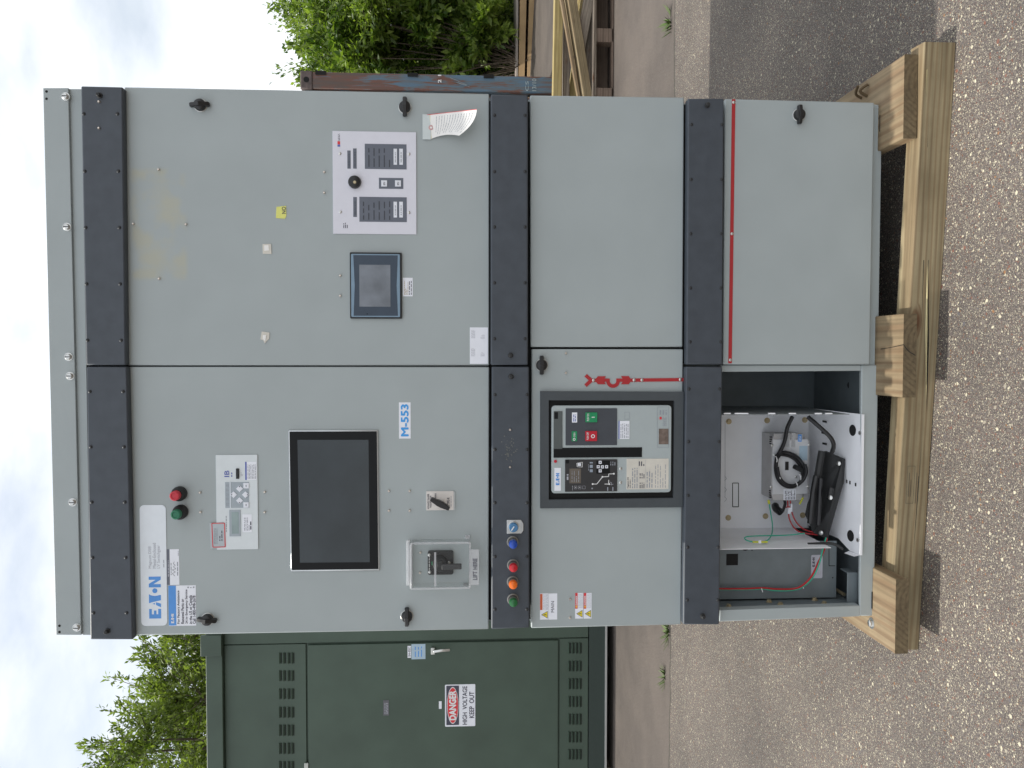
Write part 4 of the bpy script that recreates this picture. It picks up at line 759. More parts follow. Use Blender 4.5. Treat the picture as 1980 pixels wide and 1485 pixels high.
# module
YM = .20
b = MB(); x0, x1, z0, z1 = rect(1492, 838, 1565, 968, YM)
cut = .022
b.prism([(x0, z0+cut), (x0+cut, z0+cut), (x0+cut, z0), (x1-cut, z0), (x1-cut, z0+cut), (x1, z0+cut), (x1, z1-cut*.3), (x1-cut, z1), (x0+cut, z1), (x0, z1-cut*.3)], YM, YM+.02, modm)
b.box(x0+.004, x1-.004, YM+.02, YB_, z0+.008, z1-.004, modm); md = b.build('module', tr, .002, label='grey finned electronic module')
b = MB(); xx0, xx1, zz0, zz1 = rect(1494, 842, 1562, 962, YM-.003); b.box(xx0+.01, xx1-.012, YM-.003, YM, zz0, zz1, modf); b.build('cover_plate', md, .0015)
b = MB()
for s in (0, 1):
    for i in range(4): x = x1+.001; z = z1-.01-i*.008 if s else z0+.03+i*.008
    for i in range(4):
        for zz in (z1+.0005,): xx = x0+.01+i*.007 if s else x1-.012-i*.007; b.box(xx-.0015, xx+.0015, YM+.004, YM+.012, zz-.003, zz+.003, gap)
b.build('fin_slots', md, smooth=False)
def f(b):
    y_ = YM-.0034
    b.fb(1515, 837, 1527, 865, y_, YM-.003, mat('ltgrey_lab', (.5, .5, .5), .5)); b.rows(1516, 839, 1526, 863, 5, y_-.0004, inkg, .3, 2); b.fb(1530, 837, 1538, 865, y_, YM-.003, MATS['ltgrey_lab']); b.rows(1531, 839, 1537, 863, 3, y_-.0004, inkg, .3, 3)
    b.fb(1543, 840, 1550, 854, y_, YM-.003, blue); b.fb(1545.5, 862, 1561, 890, y_, YM-.003, pblue); b.rows(1544, 842, 1549, 852, 2, y_-.0004, wtext, .4)
    b.fb(1515, 945.5, 1539, 967, y_-.0006, YM-.003, white); b.rows(1517, 947, 1538, 966, 7, y_-.001, ink, .45, 9)
o = MB(); f(o); o.build('label', md, smooth=False)
b = MB(); b.fb(1519, 893, 1525, 909, YM-.008, YM-.003, blackp); b.build('socket', md, .0006)
for q in ((1493, 861), (1564, 860), (1498, 880), (1539, 879), (1539, 922), (1491, 942), (1562, 941)): put('small_screw', mk_pan, md, P3(q[0], q[1], YM-.003))
# cables
def cp_(pts, Y): return [P3(a, b_, Y+c_) for a, b_, c_ in pts]
YC = YM-.018
loop = [(1502, 884, 0), (1500, 905, 0), (1504, 925, -.003), (1516, 938, 0), (1532, 941, 0), (1548, 932, .002), (1556, 915, 0), (1553, 900, 0), (1543, 886, 0), (1530, 878, -.002), (1514, 875, 0), (1503, 884, -.006)]
b = MB(); b.tube(cp_([(1532, 806, -.03), (1522, 828, -.01), (1518, 850, 0), (1510, 870, 0), (1501, 884, 0)], YC), .0062, cable, 10); b.tube(cp_(loop, YC), .0062, cable, 10); b.tube([P3(a+3, b_-2, YC-.009) for a, b_, c_ in loop[1:8]], .0055, cable, 10); b.tube([P3(a-4, b_+4, YC+.003) for a, b_, c_ in loop[6:11]], .005, cable, 10)
b.tube(cp_([(1536, 902, -.01), (1550, 909, -.004)], YC), .008, blackr, 10); b.build('cable', tr, label='coiled black cable on the module')
for q in ((1502, 888), (1508, 924), (1548, 923), (1541, 937)): b = MB(); p = P3(q[0], q[1], YC-.012); b.tube([p+np.array((-.009, .004, -.002)), p+np.array((0, -.002, 0)), p+np.array((.009, .004, .002))], .0016, wtext, 6); b.build('cable_tie', tr)
# black junction bracket leaning on the shelf
def oh(px, py, h): p = onshelf(px, py); return p+np.array((0, -.3*h, h))
b = MB(); top = [P3(1593, 872, .13), P3(1630, 888, .08), P3(1627, 935, .07), P3(1606, 985, .07), P3(1597, 1042, .09), P3(1572, 1030, .12), P3(1556, 995, .15), P3(1560, 975, .15), P3(1580, 925, .14)]
c = sum(top)/9; nrm = np.array((0, .45, -.89))*.012
n = len(top); vs = [tuple(p) for p in top]+[tuple(p+nrm) for p in top]
b.add(vs, [tuple(range(n)), tuple(range(2*n-1, n-1, -1))]+[(i, i+n, (i+1) % n+n, (i+1) % n) for i in range(n)], blackr); jb = b.build('terminal_plate', tr, .0015, label='black plate carrying a terminal block', smooth=False)
b = MB(); b.tube([P3(1589, 872, .10), P3(1580, 925, .10), P3(1569, 985, .09)], .011, blackr, 8); b.tube([P3(1578, 920, .09), P3(1571, 960, .085), P3(1566, 1012, .085)], .009, blackp, 8); b.tube([P3(1587, 925, .085), P3(1585, 960, .08), P3(1582, 1015, .08)], .007, cable, 8); b.tube([P3(1607, 945, .07), P3(1604, 962, .06)], .010, blackp, 8); b.build('terminal_block', tr)
b = MB(); b.tube([P3(1562, 806, .06), P3(1583, 824, .04), P3(1606, 846, .03), P3(1612, 862, .04), P3(1608, 876, .06)], .0065, cable, 10); b.build('cable', tr, label='black cable running down to the terminal plate')
for q in ((1622, 896, .074), (1588, 1030, .09), (1606, 962, .05)): put('cap_screw', lambda b: b.lathe((0, 0, 0), [(.007, 0), (.007, .003), (.004, .005)], steel, 12, (0, -.6, .8)), jb, P3(*q))
b = MB(); b.tube(cp_([(1523, 968, 0), (1524, 985, -.01), (1528, 1008, -.02), (1545, 1028, -.05), (1582, 1034, -.08)], YM), .0022, wred, 8); b.tube(cp_([(1528, 968, 0), (1531, 990, -.01), (1540, 1010, -.03), (1556, 1024, -.05), (1580, 1031, -.08)], YM), .0022, wred, 8); b.tube(cp_([(1518, 981, 0), (1528, 980, 0)], YM-.006), .002, wred, 6); b.build('red_wire', tr)
b = MB(); b.fb(1524, 982, 1530, 994, YM-.016, YM-.004, white); b.fb(1530, 975, 1532.5, 990, YM-.016, YM-.004, white); b.build('connector', tr, .001)
b = MB(); b.tube(cp_([(1499, 978, .02), (1501, 984, .0), (1509, 990, -.02)], YM+.03), .012, blackp, 12); b.tube(cp_([(1507, 985, 0), (1512, 990, -.01), (1518, 975, -.01), (1517, 968, 0)], YM), .0045, cable, 8); b.build('connector', tr, label='black round plug')
b = MB(); b.tube(cp_([(1487, 968, 0), (1489, 985, 0), (1493, 1010, 0), (1493, 1030, -.06), (1485, 1044, -.12), (1470, 1048, -.14), (1452, 1047, -.14), (1441, 1043, -.13), (1443, 1038, -.12), (1470, 1036, -.10), (1520, 1035, -.08), (1556, 1031, -.08)], YM), .0019, wgrn, 8); b.build('green_wire', tr)
b = MB(); b.tube(cp_([(1455, 1048, 0), (1484, 1048, 0)], YM-.141), .003, wyel, 8); b.tube(cp_([(1486, 967, 0), (1487, 974, 0)], YM), .004, wyel, 8); b.tube(cp_([(1553, 962, 0), (1546, 975, 0)], YM), .003, wyel, 8); b.fb(1467, 1044.5, 1472, 1051, YM-.146, YM-.142, white); b.build('wire_sleeve', tr)
b = MB(); b.tube([P3(1597, 1040, .085), P3(1591, 1062, .06), P3(1584, 1090, .06), P3(1572, 1116, .07), P3(1555, 1133, .08), P3(1535, 1141, .09), P3(1500, 1142, .09), P3(1475, 1139, .09), P3(1440, 1140, .09), P3(1388, 1140, .09)], .0022, wgrn, 8); b.build('green_wire', tr)
b = MB(); b.tube([P3(1599, 1041, .088), P3(1594, 1062, .064), P3(1582, 1088, .064), P3(1570, 1113, .07), P3(1553, 1131, .08), P3(1535, 1138.5, .09), P3(1500, 1139, .09), P3(1475, 1137, .09), P3(1440, 1138.5, .09), P3(1388, 1138.5, .09)], .0030, wred, 8); b.build('red_wire', tr)
for q in ((1473, 1140), (1552, 1133)): b = MB(); p = P3(q[0], q[1], .082); b.tube([p+np.array((-.008, 0, -.003)), p+np.array((.004, 0, .001))], .0014, wtext, 6); b.build('cable_tie', tr)
# ================================================================== paper tag
def tagp(u, v):   # u down the tag, v from the right edge (small py) to the left edge
    def lp(a, b_, t): return a+(b_-a)*t
    left = (824+6*v*v, lp(222, 270, v)); end = (922-3*v-31*v**2.2, lp(211, 262, v)); u_ = u
    px, py = lp(left[0], end[0], u_), lp(left[1], end[1], u_)-5*math.sin(math.pi*u_)*v
    Y = -.003-.035*u_**1.6-.018*u_*(1-v); return P3(px, py, Y)
b = MB(); NU, NV = 12, 8; vs = [tagp(i/NU, j/NV) for i in range(NU+1) for j in range(NV+1)]; fs = [(i*(NV+1)+j, i*(NV+1)+j+1, (i+1)*(NV+1)+j+1, (i+1)*(NV+1)+j) for i in range(NU) for j in range(NV)]
b.add(vs, [f_ for k, f_ in enumerate(fs) if k >= NV], pap); b.add(vs, fs[:NV], papy)
for i in range(14):
    u = .2+i*.055; rd = random.Random(i); v = .12
    e = .9 if i % 3 else .8
    while v < e:
        w = rd.uniform(.03, .12); q = [tagp(u+du, vv)+np.array((0, -.0006, 0)) for du, vv in ((0, v), (0, min(v+w, e)), (.008, min(v+w, e)), (.008, v))]; b.add(q, [(0, 1, 2, 3)], inkg); v += w+.02
for i in range(NU):   # red edge
    q = [tagp(i/NU, 0), tagp((i+1)/NU, 0), tagp((i+1)/NU, .02), tagp(i/NU, .02)]; b.add([p+np.array((0, -.0008, 0)) for p in q], [(0, 1, 2, 3)], rednk)
c = tagp(.09, .55); b.lathe(c+np.array((0, -.0006, 0)), [(.007, 0), (.007, .0004)], mat('pink_ring', (.6, .35, .35), .6), 16); b.lathe(c+np.array((0, -.001, 0)), [(.003, 0), (.003, .0005)], pap, 12)
tg = b.build('paper_tag', smooth=False); tg['label'] = 'white paper tag curling off the upper right door of the grey cabinet'; tg['category'] = 'tag'
m_ = tg.modifiers.new('solid', 'SOLIDIFY'); m_.thickness = .0003
b = MB(); b.fb(817, 221, 833, 269.5, -.0046, -.0040, mat('tape_film', (.6, .66, .66), .15)); b.build('tape', tg, smooth=False)
# ================================================================== GREEN ENCLOSURE
ge = empty('green_enclosure', (-2.9, 5.9, 0), 'tall dark green enclosure with louvres and a DANGER sign behind the grey cabinet', 'enclosure')
GY = 4.85
gx0, gx1 = -4.9, -.2
def gz(px): return atY(px, 1350, GY)[2]
def gpart(fn, name, bevel=0., parent=ge, **kw): b = MB(); fn(b); return b.build(name, parent, bevel, **kw)
gpart(lambda b: b.box(gx0, gx1, GY+.02, GY+2.3, gz(1138), gz(433)+.01, gcab), 'body', .004)
gpart(lambda b: b.box(gx0-.06, gx1+.06, GY-.05, GY+2.36, gz(434), gz(402), gcab), 'roof', .006)
gpart(lambda b: b.box(gx0-.07, -1.74, GY-.07, GY+2.3, gz(402), gz(396)+.01, gcab) if False else b.box(-1.78, -1.60, GY-.075, GY-.051, gz(434), gz(394), gcab), 'roof_lug', .004)
gpart(lambda b: b.box(gx0, gx1, GY+.005, GY+2.25, gz(1170), gz(1138.5), gbase) and b.box(gx0, gx1, GY-.02, GY+.005, gz(1173), gz(1169.5), paleedge), 'base', .002)
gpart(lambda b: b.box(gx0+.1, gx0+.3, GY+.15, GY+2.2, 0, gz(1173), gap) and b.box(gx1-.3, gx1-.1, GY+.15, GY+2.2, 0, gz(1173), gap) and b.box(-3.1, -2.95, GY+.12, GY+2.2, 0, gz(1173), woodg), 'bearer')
xd1 = atY(800, 1243, GY)[0]; xd0 = xd1-1.22
gpart(lambda b: b.box(xd1+.018, gx1, GY, GY+.02, gz(1137), gz(434.5), gcab), 'corner_panel', .003)
gpart(lambda b: b.box(xd0-.02, xd1+.01, GY+.001, GY+.02, gz(592), gz(434.5), gcab), 'louvre_panel', .003)
lp_ = gpart(lambda b: b.box(xd0-.02, xd1+.01, GY+.001, GY+.02, gz(1137), gz(1081.5), gcab), 'louvre_panel', .003)
gd = gpart(lambda b: b.box(xd0, xd1, GY-.012, GY+.02, gz(1079), gz(596), gcab), 'door', .005)
gd2 = gpart(lambda b: b.box(xd0-1.25, xd0-.02, GY-.012, GY+.02, gz(1079), gz(596), gcab), 'door', .005)
gpart(lambda b: b.box(xd0-1.27, xd0-.03, GY+.001, GY+.02, gz(592), gz(434.5), gcab) and b.box(xd0-1.27, xd0-.03, GY+.001, GY+.02, gz(1137), gz(1081.5), gcab), 'louvre_panel', .003)
lv = mat('louvre_dark', (.008, .012, .01), .8)
for k, (ya, yb) in enumerate(((1262, 1282.5), (1296.5, 1316), (1331.5, 1351), (1367, 1387), (1401.5, 1422), (1436.5, 1457), (1472, 1492))):
    b = MB()
    for p_ in (540, 548, 556.5, 564):
        xa, xb, za, zb_ = rect(p_, ya, p_+3.4, yb, GY); b.add([(xa, GY, za), (xb, GY, za), (xb, GY-.014, zb_-.002), (xa, GY-.014, zb_-.002), (xa, GY, zb_+.003), (xb, GY, zb_+.003)], [(0, 1, 2, 3), (3, 2, 5, 4), (0, 3, 4), (1, 5, 2)], gcab); b.box(xa, xb, GY-.004, GY-.0005, za-.006, za-.0005, lv)
    b.build('louvre', ge, smooth=False)
for k, (ya, yb) in enumerate(((1243, 1263), (1278, 1297.5), (1312, 1332), (1346.5, 1366.5), (1380.5, 1400.5), (1415, 1435), (1449, 1468))):
    b = MB()
    for p_ in (1099, 1106, 1113, 1120):
        xa, xb, za, zb_ = rect(p_, ya, p_+3.2, yb, GY); b.add([(xa, GY, za), (xb, GY, za), (xb, GY-.014, zb_-.002), (xa, GY-.014, zb_-.002), (xa, GY, zb_+.003), (xb, GY, zb_+.003)], [(0, 1, 2, 3), (3, 2, 5, 4), (0, 3, 4), (1, 5, 2)], gcab); b.box(xa, xb, GY-.004, GY-.0005, za-.006, za-.0005, lv)
    b.build('louvre', ge, smooth=False)
G1 = GY-.0125
def f(b):
    b.rr(860.5, 1323.5, 919, 1404.5, G1-.003, G1, white, .008); b.rr(863, 1326, 887.5, 1402, G1-.0045, G1-.003, ink, .004)
    x0, x1, z0, z1 = rect(864.5, 1328.5, 886.5, 1399.5, G1-.006); cx, cz = (x0+x1)/2, (z0+z1)/2
    for k_, m_, y_ in ((1, wtext, G1-.0055), (.92, rednk, G1-.007)): b.prism([(cx+(x1-x0)/2*k_**.6*math.cos(i*math.pi/18), cz+(z1-z0)/2*k_*math.sin(i*math.pi/18)) for i in range(36)], y_, y_+.001, m_)
    b.txt('DANGER', 869, 1336, 881.5, 1392, G1-.0082, wtext, .03); b.txt('HIGH  VOLTAGE', 894.5, 1327, 903, 1401, G1-.0042, ink, .012); b.txt('KEEP  OUT', 907.5, 1337.5, 916.5, 1388, G1-.0042, ink, .012)
gpart(f, 'sign', label='red, black and white DANGER HIGH VOLTAGE KEEP OUT sign', parent=gd, smooth=False)
gpart(lambda b: b.fb(741, 1354, 752, 1383.6, G1-.003, G1, mat('grey_plate', (.12, .12, .13), .5)) and b.rows(743, 1357, 751, 1381, 3, G1-.0036, inkl, .4, 3), 'label', parent=gd, smooth=False)
gpart(lambda b: b.fb(848.6, 1356, 854, 1370.6, G1-.002, G1, white), 'label', parent=gd, smooth=False)
gpart(lambda b: b.fb(795.5, 1245.5, 822.6, 1274.6, G1-.002, G1, pblue) and b.rows(800, 1248, 818, 1270, 3, G1-.0026, blue, .3, 3), 'label', parent=gd, smooth=False)
gpart(lambda b: b.fb(788, 1249, 794.8, 1272, G1-.002, G1, white) and b.txt('SH-02C', 789.5, 1251.5, 793.5, 1269.5, G1-.0026, ink, .01), 'label', parent=gd, smooth=False)
gpart(lambda b: b.fb(833, 1253, 841, 1266, G1-.03, G1, steel) and b.tube([P3(838, 1260, G1-.05), P3(852, 1258, G1-.06), P3(870, 1256.5, G1-.05)], .012, steel, 10), 'handle', .004, parent=gd)
gpart(lambda b: b.fb(588, 1476, 596, 1488, G1-.01, G1, mat('pale_hinge', (.5, .52, .48), .5)), 'hinge', .003)
# ================================================================== CONTAINER
def contpaint():
    m = bpy.data.materials.new('rusty_blue_paint'); m.use_nodes = True; t = m.node_tree; b = t.nodes['Principled BSDF']; b.inputs['Roughness'].default_value = .65
    g = t.nodes.new('ShaderNodeNewGeometry'); mpn = N_(m, 'ShaderNodeMapping'); mpn.inputs['Scale'].default_value = (7, 2, .7); t.links.new(g.outputs['Position'], mpn.inputs[0])
    a = N_(m, 'ShaderNodeTexNoise', Scale=3.2, Detail=7., Roughness=.65, Distortion=.6); t.links.new(mpn.outputs[0], a.inputs[0])
    sp = t.nodes.new('ShaderNodeSeparateXYZ'); t.links.new(g.outputs['Position'], sp.inputs[0])
    hz = N_(m, 'ShaderNodeMapRange'); hz.inputs[1].default_value = 1.9; hz.inputs[2].default_value = 2.8; hz.inputs[3].default_value = 0; hz.inputs[4].default_value = .16; t.links.new(sp.outputs[2], hz.inputs[0])
    ad = N_(m, 'ShaderNodeMath'); ad.operation = 'ADD'; t.links.new(a.outputs[0], ad.inputs[0]); t.links.new(hz.outputs[0], ad.inputs[1])
    r = t.nodes.new('ShaderNodeValToRGB'); e = r.color_ramp.elements; e[0].position = .42; e[0].color = (.10, .17, .24, 1); e[1].position = .52; e[1].color = (.12, .14, .155, 1)
    for p_, c_ in ((.565, (.17, .075, .055)), (.67, (.12, .08, .065)), (.80, (.10, .085, .08))): q = e.new(p_); q.color = c_+(1,)
    t.links.new(ad.outputs[0], r.inputs[0]); t.links.new(r.outputs[0], b.inputs['Base Color']); return m
cpnt = contpaint(); cast = mat('rusty_casting', (.11, .085, .08), .8, var=.3, vs=25, bump=.5, bs=60)
CYf = 5.9; cxr = P3(650, 139, CYf)[0]; cxl = cxr-2.438; zt = P3(580, 150, CYf)[2]
ct = empty('shipping_container', (cxr-1.22, CYf+3, 0), 'rusty faded blue shipping container standing end-on behind the grey cabinet', 'container')
def cpart(fn, name, bevel=0., **kw): b = MB(); fn(b); return b.build(name, ct, bevel, **kw)
for X in (cxr-.17, cxl):
    for Y in (CYf, CYf+6.0):
        po = cpart(lambda b: b.box(X+.008, X+.168, Y+.005, Y+.1, .11, zt-.12, cpnt), 'corner_post', .006)
        for z in (0.0, zt-.12):
            o = cpart(lambda b: b.box(X, X+.178, Y-.003, Y+.162, z, z+.118, cast), 'corner_casting', .012)
            b = MB(); b.lathe((X+.09, Y-.003, z+.059), [(.028, 0), (.028, .001)], gap, 16); b.build('hole', o)
cpart(lambda b: b.box(cxl+.19, cxr-.185, CYf+.02, CYf+.1, .10, .25, cpnt) and b.box(cxl+.19, cxr-.185, CYf+.02, CYf+.1, zt-.12, zt-.01, cpnt), 'end_rail', .005)
for k in range(2):
    dx0 = cxl+.185+k*1.035; cpart(lambda b: b.box(dx0, dx0+1.02, CYf+.04, CYf+.08, .26, zt-.13, cpnt), 'door', .01)
    for xx in (dx0+.3, dx0+.72): cpart(lambda b: b.tube([(xx, CYf+.02, .2), (xx, CYf+.02, zt-.08)], .017, cpnt, 10), 'lock_rod')
for X in (cxl+.02, cxr-.04):
    b = MB(); nn = 40
    for i in range(nn):
        y0_ = CYf+.1+i*5.9/nn; o_ = .03 if i % 2 else 0; b.box(X+(-o_ if X > 2 else o_), X+.004+(-o_ if X > 2 else o_), y0_, y0_+5.9/nn, .16, zt-.1, cpnt)
    b.build('side_wall', ct)
cpart(lambda b: b.box(cxl+.05, cxr-.05, CYf+.1, CYf+6, zt-.04, zt-.02, cpnt), 'roof')
for z_ in (600, 783, 930): 
    p = P3(z_+(15 if z_ > 600 else 20), 141, CYf); cpart(lambda b: b.box(cxr-.03, cxr+.004, CYf-.012, CYf+.06, p[2]-.05, p[2]+.05, gap), 'hinge')
chalk = mat('chalk', (.42, .5, .52), .8)
b = MB(); b.txt('CS', 1016, 157, 1022, 176, CYf-.008, chalk); b.txt('13/10', 1029, 152, 1037, 176, CYf-.008, chalk); b.build('chalk_mark', ct, smooth=False); b = MB()
b.strip([(870, 150), (905, 165), (878, 158), (908, 168)], .004, CYf-.008, mat('pale_scratch', (.25, .3, .33), .8)); b.build('chalk_mark', ct, smooth=False)
b = MB(); b.txt('2 1', 847, 145, 853, 160, CYf-.008, wtext, .02); b.build('white_mark', ct, smooth=False)
# ================================================================== LUMBER PILE (right)
# pallet
LY = 4.98
pa = empty('wooden_pallet', (3.6, LY+.5, 0), 'low dark wooden pallet under the pile of timbers beside the container', 'pallet')
def pal(x0, x1, y0, y1, z0, z1, m, name): b = MB(); b.box(x0, x1, y0, y1, z0, z1, m); return b.build(name, pa, .004, smooth=False)
for x in (2.35, 2.62): pass
xa = P3(1167, 163, LY)[0]; xb = P3(1167, 70, LY)[0]
dkw = wood('dark_block', (.16, .11, .08), (.22, .16, .12), (.10, .07, .05), .6)
for x in (xa-.95, xa-.1, xb, xb+.55):
    for y in (LY, LY+.5, LY+1.0): pal(x-.05, x+.07, y, y+.12, 0.0, .155, dkw, 'block')
pal(xa-1.1, xb+.9, LY+.30, LY+.33, 0, .155, dkw, 'shade_board'); pal(xa-1.1, xb+.9, LY, LY+.1, .001, .018, dkw, 'deck_board')  # rear board added dark to block light through the pallet voids
for i in range(6): pal(xa-1.1, xb+.9, LY-.005+i*.2, LY+.11+i*.2, .156, .176, woodg, 'deck_board')
def tb(label, m, a, b_, w, h, tw=0.):
    o = beam('timber', a, b_, w, h, m, None, .006, tw); o['label'] = label; o['category'] = 'timber'; o['group'] = 'timbers piled by the container'; return o
z_ = lambda px, Y, py=90: P3(px, py, Y)[2]
x_ = lambda py, Y, px=1110: P3(px, py, Y)[0]
def T(label, m, pa_, pb_, Y, w, h, Y2=None, tw=0.):
    """timber whose front face centre passes the two photo points"""
    A = P3(pa_[0], pa_[1], Y); B = P3(pb_[0], pb_[1], Y2 or Y); d = B-A
    A = A-d*.9; B = B+d*1.2
    return tb(label, m, (A[0], A[1]+w/2, A[2]-h/2), (B[0], B[1]+w/2, B[2]-h/2), w, h, tw)
T('long square yellow-green timber on top of the pile right of the cabinet', pine3, (1077.5, 180), (1081, 0), LY+.12, .09, .082)
T('grey timber tucked just under the top yellow one', woodg, (1095, 180), (1097, 0), LY+.18, .09, .06)
T('sloping round-edged post crossing the front of the timber pile', pine, (1134, 180), (1105, 0), LY+.0, .09, .085, tw=.25)
T('thin tan batten lying along the sloping post', pine2, (1119, 182), (1092, 28), LY+.01, .05, .030)
T('yellowish board behind the sloping post', pine3, (1107, 182), (1130, 0), LY+.25, .09, .07)
T('thick weathered post low in the timber pile', woodg, (1138, 120), (1147, 0), LY+.14, .09, .075)
T('thin pale board resting on the pallet front', woodg, (1147, 175), (1149, 50), LY-.02, .10, .018)
T('short grey post end lying low beside the pallet edge', woodg, (1128, 60), (1139, 0), LY+.05, .09, .09)
T('greenish square timber under the sloping post', pine3, (1116, 182), (1124, 60), LY+.32, .09, .09)
T('brown timber at the back of the pile', pine, (1122, 180), (1118, 0), LY+.42, .10, .09)
# boards stacked far behind
YB2 = 13.2
def board(lab, pts, w, m):
    (a, ya), (b_, yb) = pts; A = P3(a, ya, YB2+1.2); B = P3(b_, yb, YB2); d = B-A; A = A-d*.8; B = B+d*1.0
    return A, B
k = 0
for (p0, p1, h, m, lab) in (((1026, 140), (1030, 0), .13, tanw, 'lowest long tan board of the far stack by the bushes'), ((1009, 140), (1012, 0), .12, tanw, 'upper long tan board of the far stack by the bushes'), ((1000, 140), (1001, 0), .04, mat('grey_board', (.42, .37, .33), .8), 'thin greyish board on top of the far stack')):
    A = P3(p0[0], p0[1], YB2+.9); B = P3(p1[0], p1[1], YB2); d = B-A; A = A-d*.5; B = B+d*1.5
    o = beam('board', (A[0], A[1]+.5, A[2]-h/2), (B[0], B[1]+.5, B[2]-h/2), 1.0, h, m, None, .004); o['label'] = lab; o['category'] = 'board'; o['group'] = 'boards stacked by the bushes'
    b = MB(); n = 26; d = B-A; L_ = np.linalg.norm(d); ang = math.atan2(d[1], d[0])
    for i in range(n):
        t = (i+.5)/n; c = A+d*t; b.box(c[0]-.05, c[0]+.05, c[1]-.006, c[1]+.05, c[2]+h/2-.02, c[2]+h/2+.035, gap if i % 1 == 0 else m)
    s = b.build('spacer', o, smooth=False) if False else None
    if lab[0] != 't':
        s = MB()
        for i in range(30):
            t = (i+.5)/30; c = A+d*t; s.box(c[0]-.035, c[0]+.035, c[1]-.01, c[1]+.9, c[2]+h/2+.002, c[2]+h/2+.03, mat('dark_spacer', (.05, .035, .02), .9))
        so_ = s.build('sticker', None, smooth=False); so_['label'] = 'row of dark spacer sticks on the '+lab.split(' of')[0]; so_['category'] = 'spacers'; so_['kind'] = 'stuff'
# ================================================================== VEGETATION
def leafmat(name, c1, c2, sc=.8):
    m = bpy.data.materials.new(name); m.use_nodes = True; t = m.node_tree; b = t.nodes['Principled BSDF']; b.inputs['Roughness'].default_value = .45
    oi = t.nodes.new('ShaderNodeNewGeometry'); nz = N_(m, 'ShaderNodeTexNoise', Scale=sc, Detail=3.); t.links.new(oi.outputs['Position'], nz.inputs[0])
    wn = t.nodes.new('ShaderNodeTexWhiteNoise'); wn.noise_dimensions = '1D'; t.links.new(oi.outputs['Random Per Island'], wn.inputs[1] if len(wn.inputs) > 1 else wn.inputs[0])
    ad = N_(m, 'ShaderNodeMath'); ad.operation = 'MULTIPLY_ADD'; ad.inputs[1].default_value = .45; t.links.new(oi.outputs['Random Per Island'], ad.inputs[0]); 
    sb = N_(m, 'ShaderNodeMath'); sb.operation = 'SUBTRACT'; sb.inputs[1].default_value = .22; t.links.new(nz.outputs[0], sb.inputs[0]); t.links.new(sb.outputs[0], ad.inputs[2])
    r = t.nodes.new('ShaderNodeValToRGB'); r.color_ramp.elements[0].position = .3; r.color_ramp.elements[1].position = .75; r.color_ramp.elements[0].color = c1+(1,); r.color_ramp.elements[1].color = c2+(1,); t.links.new(ad.outputs[0], r.inputs[0]); t.links.new(r.outputs[0], b.inputs['Base Color'])
    tr_ = t.nodes.new('ShaderNodeBsdfTranslucent'); mu = N_(m, 'ShaderNodeMix'); mu.data_type = 'RGBA'; mu.blend_type = 'MULTIPLY'; mu.inputs[0].default_value = 1; t.links.new(r.outputs[0], mu.inputs[6]); mu.inputs[7].default_value = (1.5, 1.7, .6, 1); t.links.new(mu.outputs[2], tr_.inputs[0])
    mxs = t.nodes.new('ShaderNodeMixShader'); mxs.inputs[0].default_value = .42; t.links.new(b.outputs[0], mxs.inputs[1]); t.links.new(tr_.outputs[0], mxs.inputs[2]); t.links.new(mxs.outputs[0], t.nodes['Material Output'].inputs[0]); return m
bark = mat('bark', (.12, .095, .07), .9, var=.3, vs=20, bump=.6, bs=40)
lmA = leafmat('leaf_tree', (.055, .085, .016), (.25, .31, .09)); lmB = leafmat('leaf_bush', (.05, .10, .014), (.27, .35, .08)); lmC = leafmat('leaf_back_shaded', (.03, .06, .015), (.07, .13, .025))  # rear leaves coloured darker to paint the dense shade under the bushes
def leaves(name, pts, dirs, size, aspect, m, parent, seed=0, droop=0., **kw):
    r = np.random.default_rng(seed); n = len(pts); L_ = size*r.uniform(.6, 1.25, (n, 1)); d = dirs/np.linalg.norm(dirs, axis=1, keepdims=True)
    up = r.normal(0, 1, (n, 3)); up[:, 2] += 1.2; s = np.cross(d, up); s /= np.linalg.norm(s, axis=1, keepdims=True)+1e-9; nn = np.cross(s, d)
    W_ = L_*aspect; a = pts; mid = pts+d*L_*.45-nn*L_*.06; tip = pts+d*L_-nn*L_*.15
    v = np.stack([a, mid+s*W_*.5+nn*W_*.18, tip, mid-s*W_*.5+nn*W_*.18, mid], 1).reshape(-1, 3)
    base = np.array(WL[parent.name]); c = v.mean(0); v = v-c; i = np.arange(n)[:, None]*5
    f_ = np.concatenate([i+np.array([[0, 4, 1]]), i+np.array([[4, 2, 1]]), i+np.array([[0, 3, 4]]), i+np.array([[4, 3, 2]])], 1).reshape(-1, 3)
    me = bpy.data.meshes.new(name); me.vertices.add(len(v)); me.vertices.foreach_set('co', v.ravel()); me.loops.add(len(f_)*3); me.loops.foreach_set('vertex_index', f_.ravel().astype(np.int32)); me.polygons.add(len(f_)); me.polygons.foreach_set('loop_start', np.arange(0, len(f_)*3, 3, dtype=np.int32))
    me.update(calc_edges=True); me.materials.append(m); o = bpy.data.objects.new(name, me); C.objects.link(o); o.parent = parent; o.location = c-base; WL[o.name] = tuple(c); return o
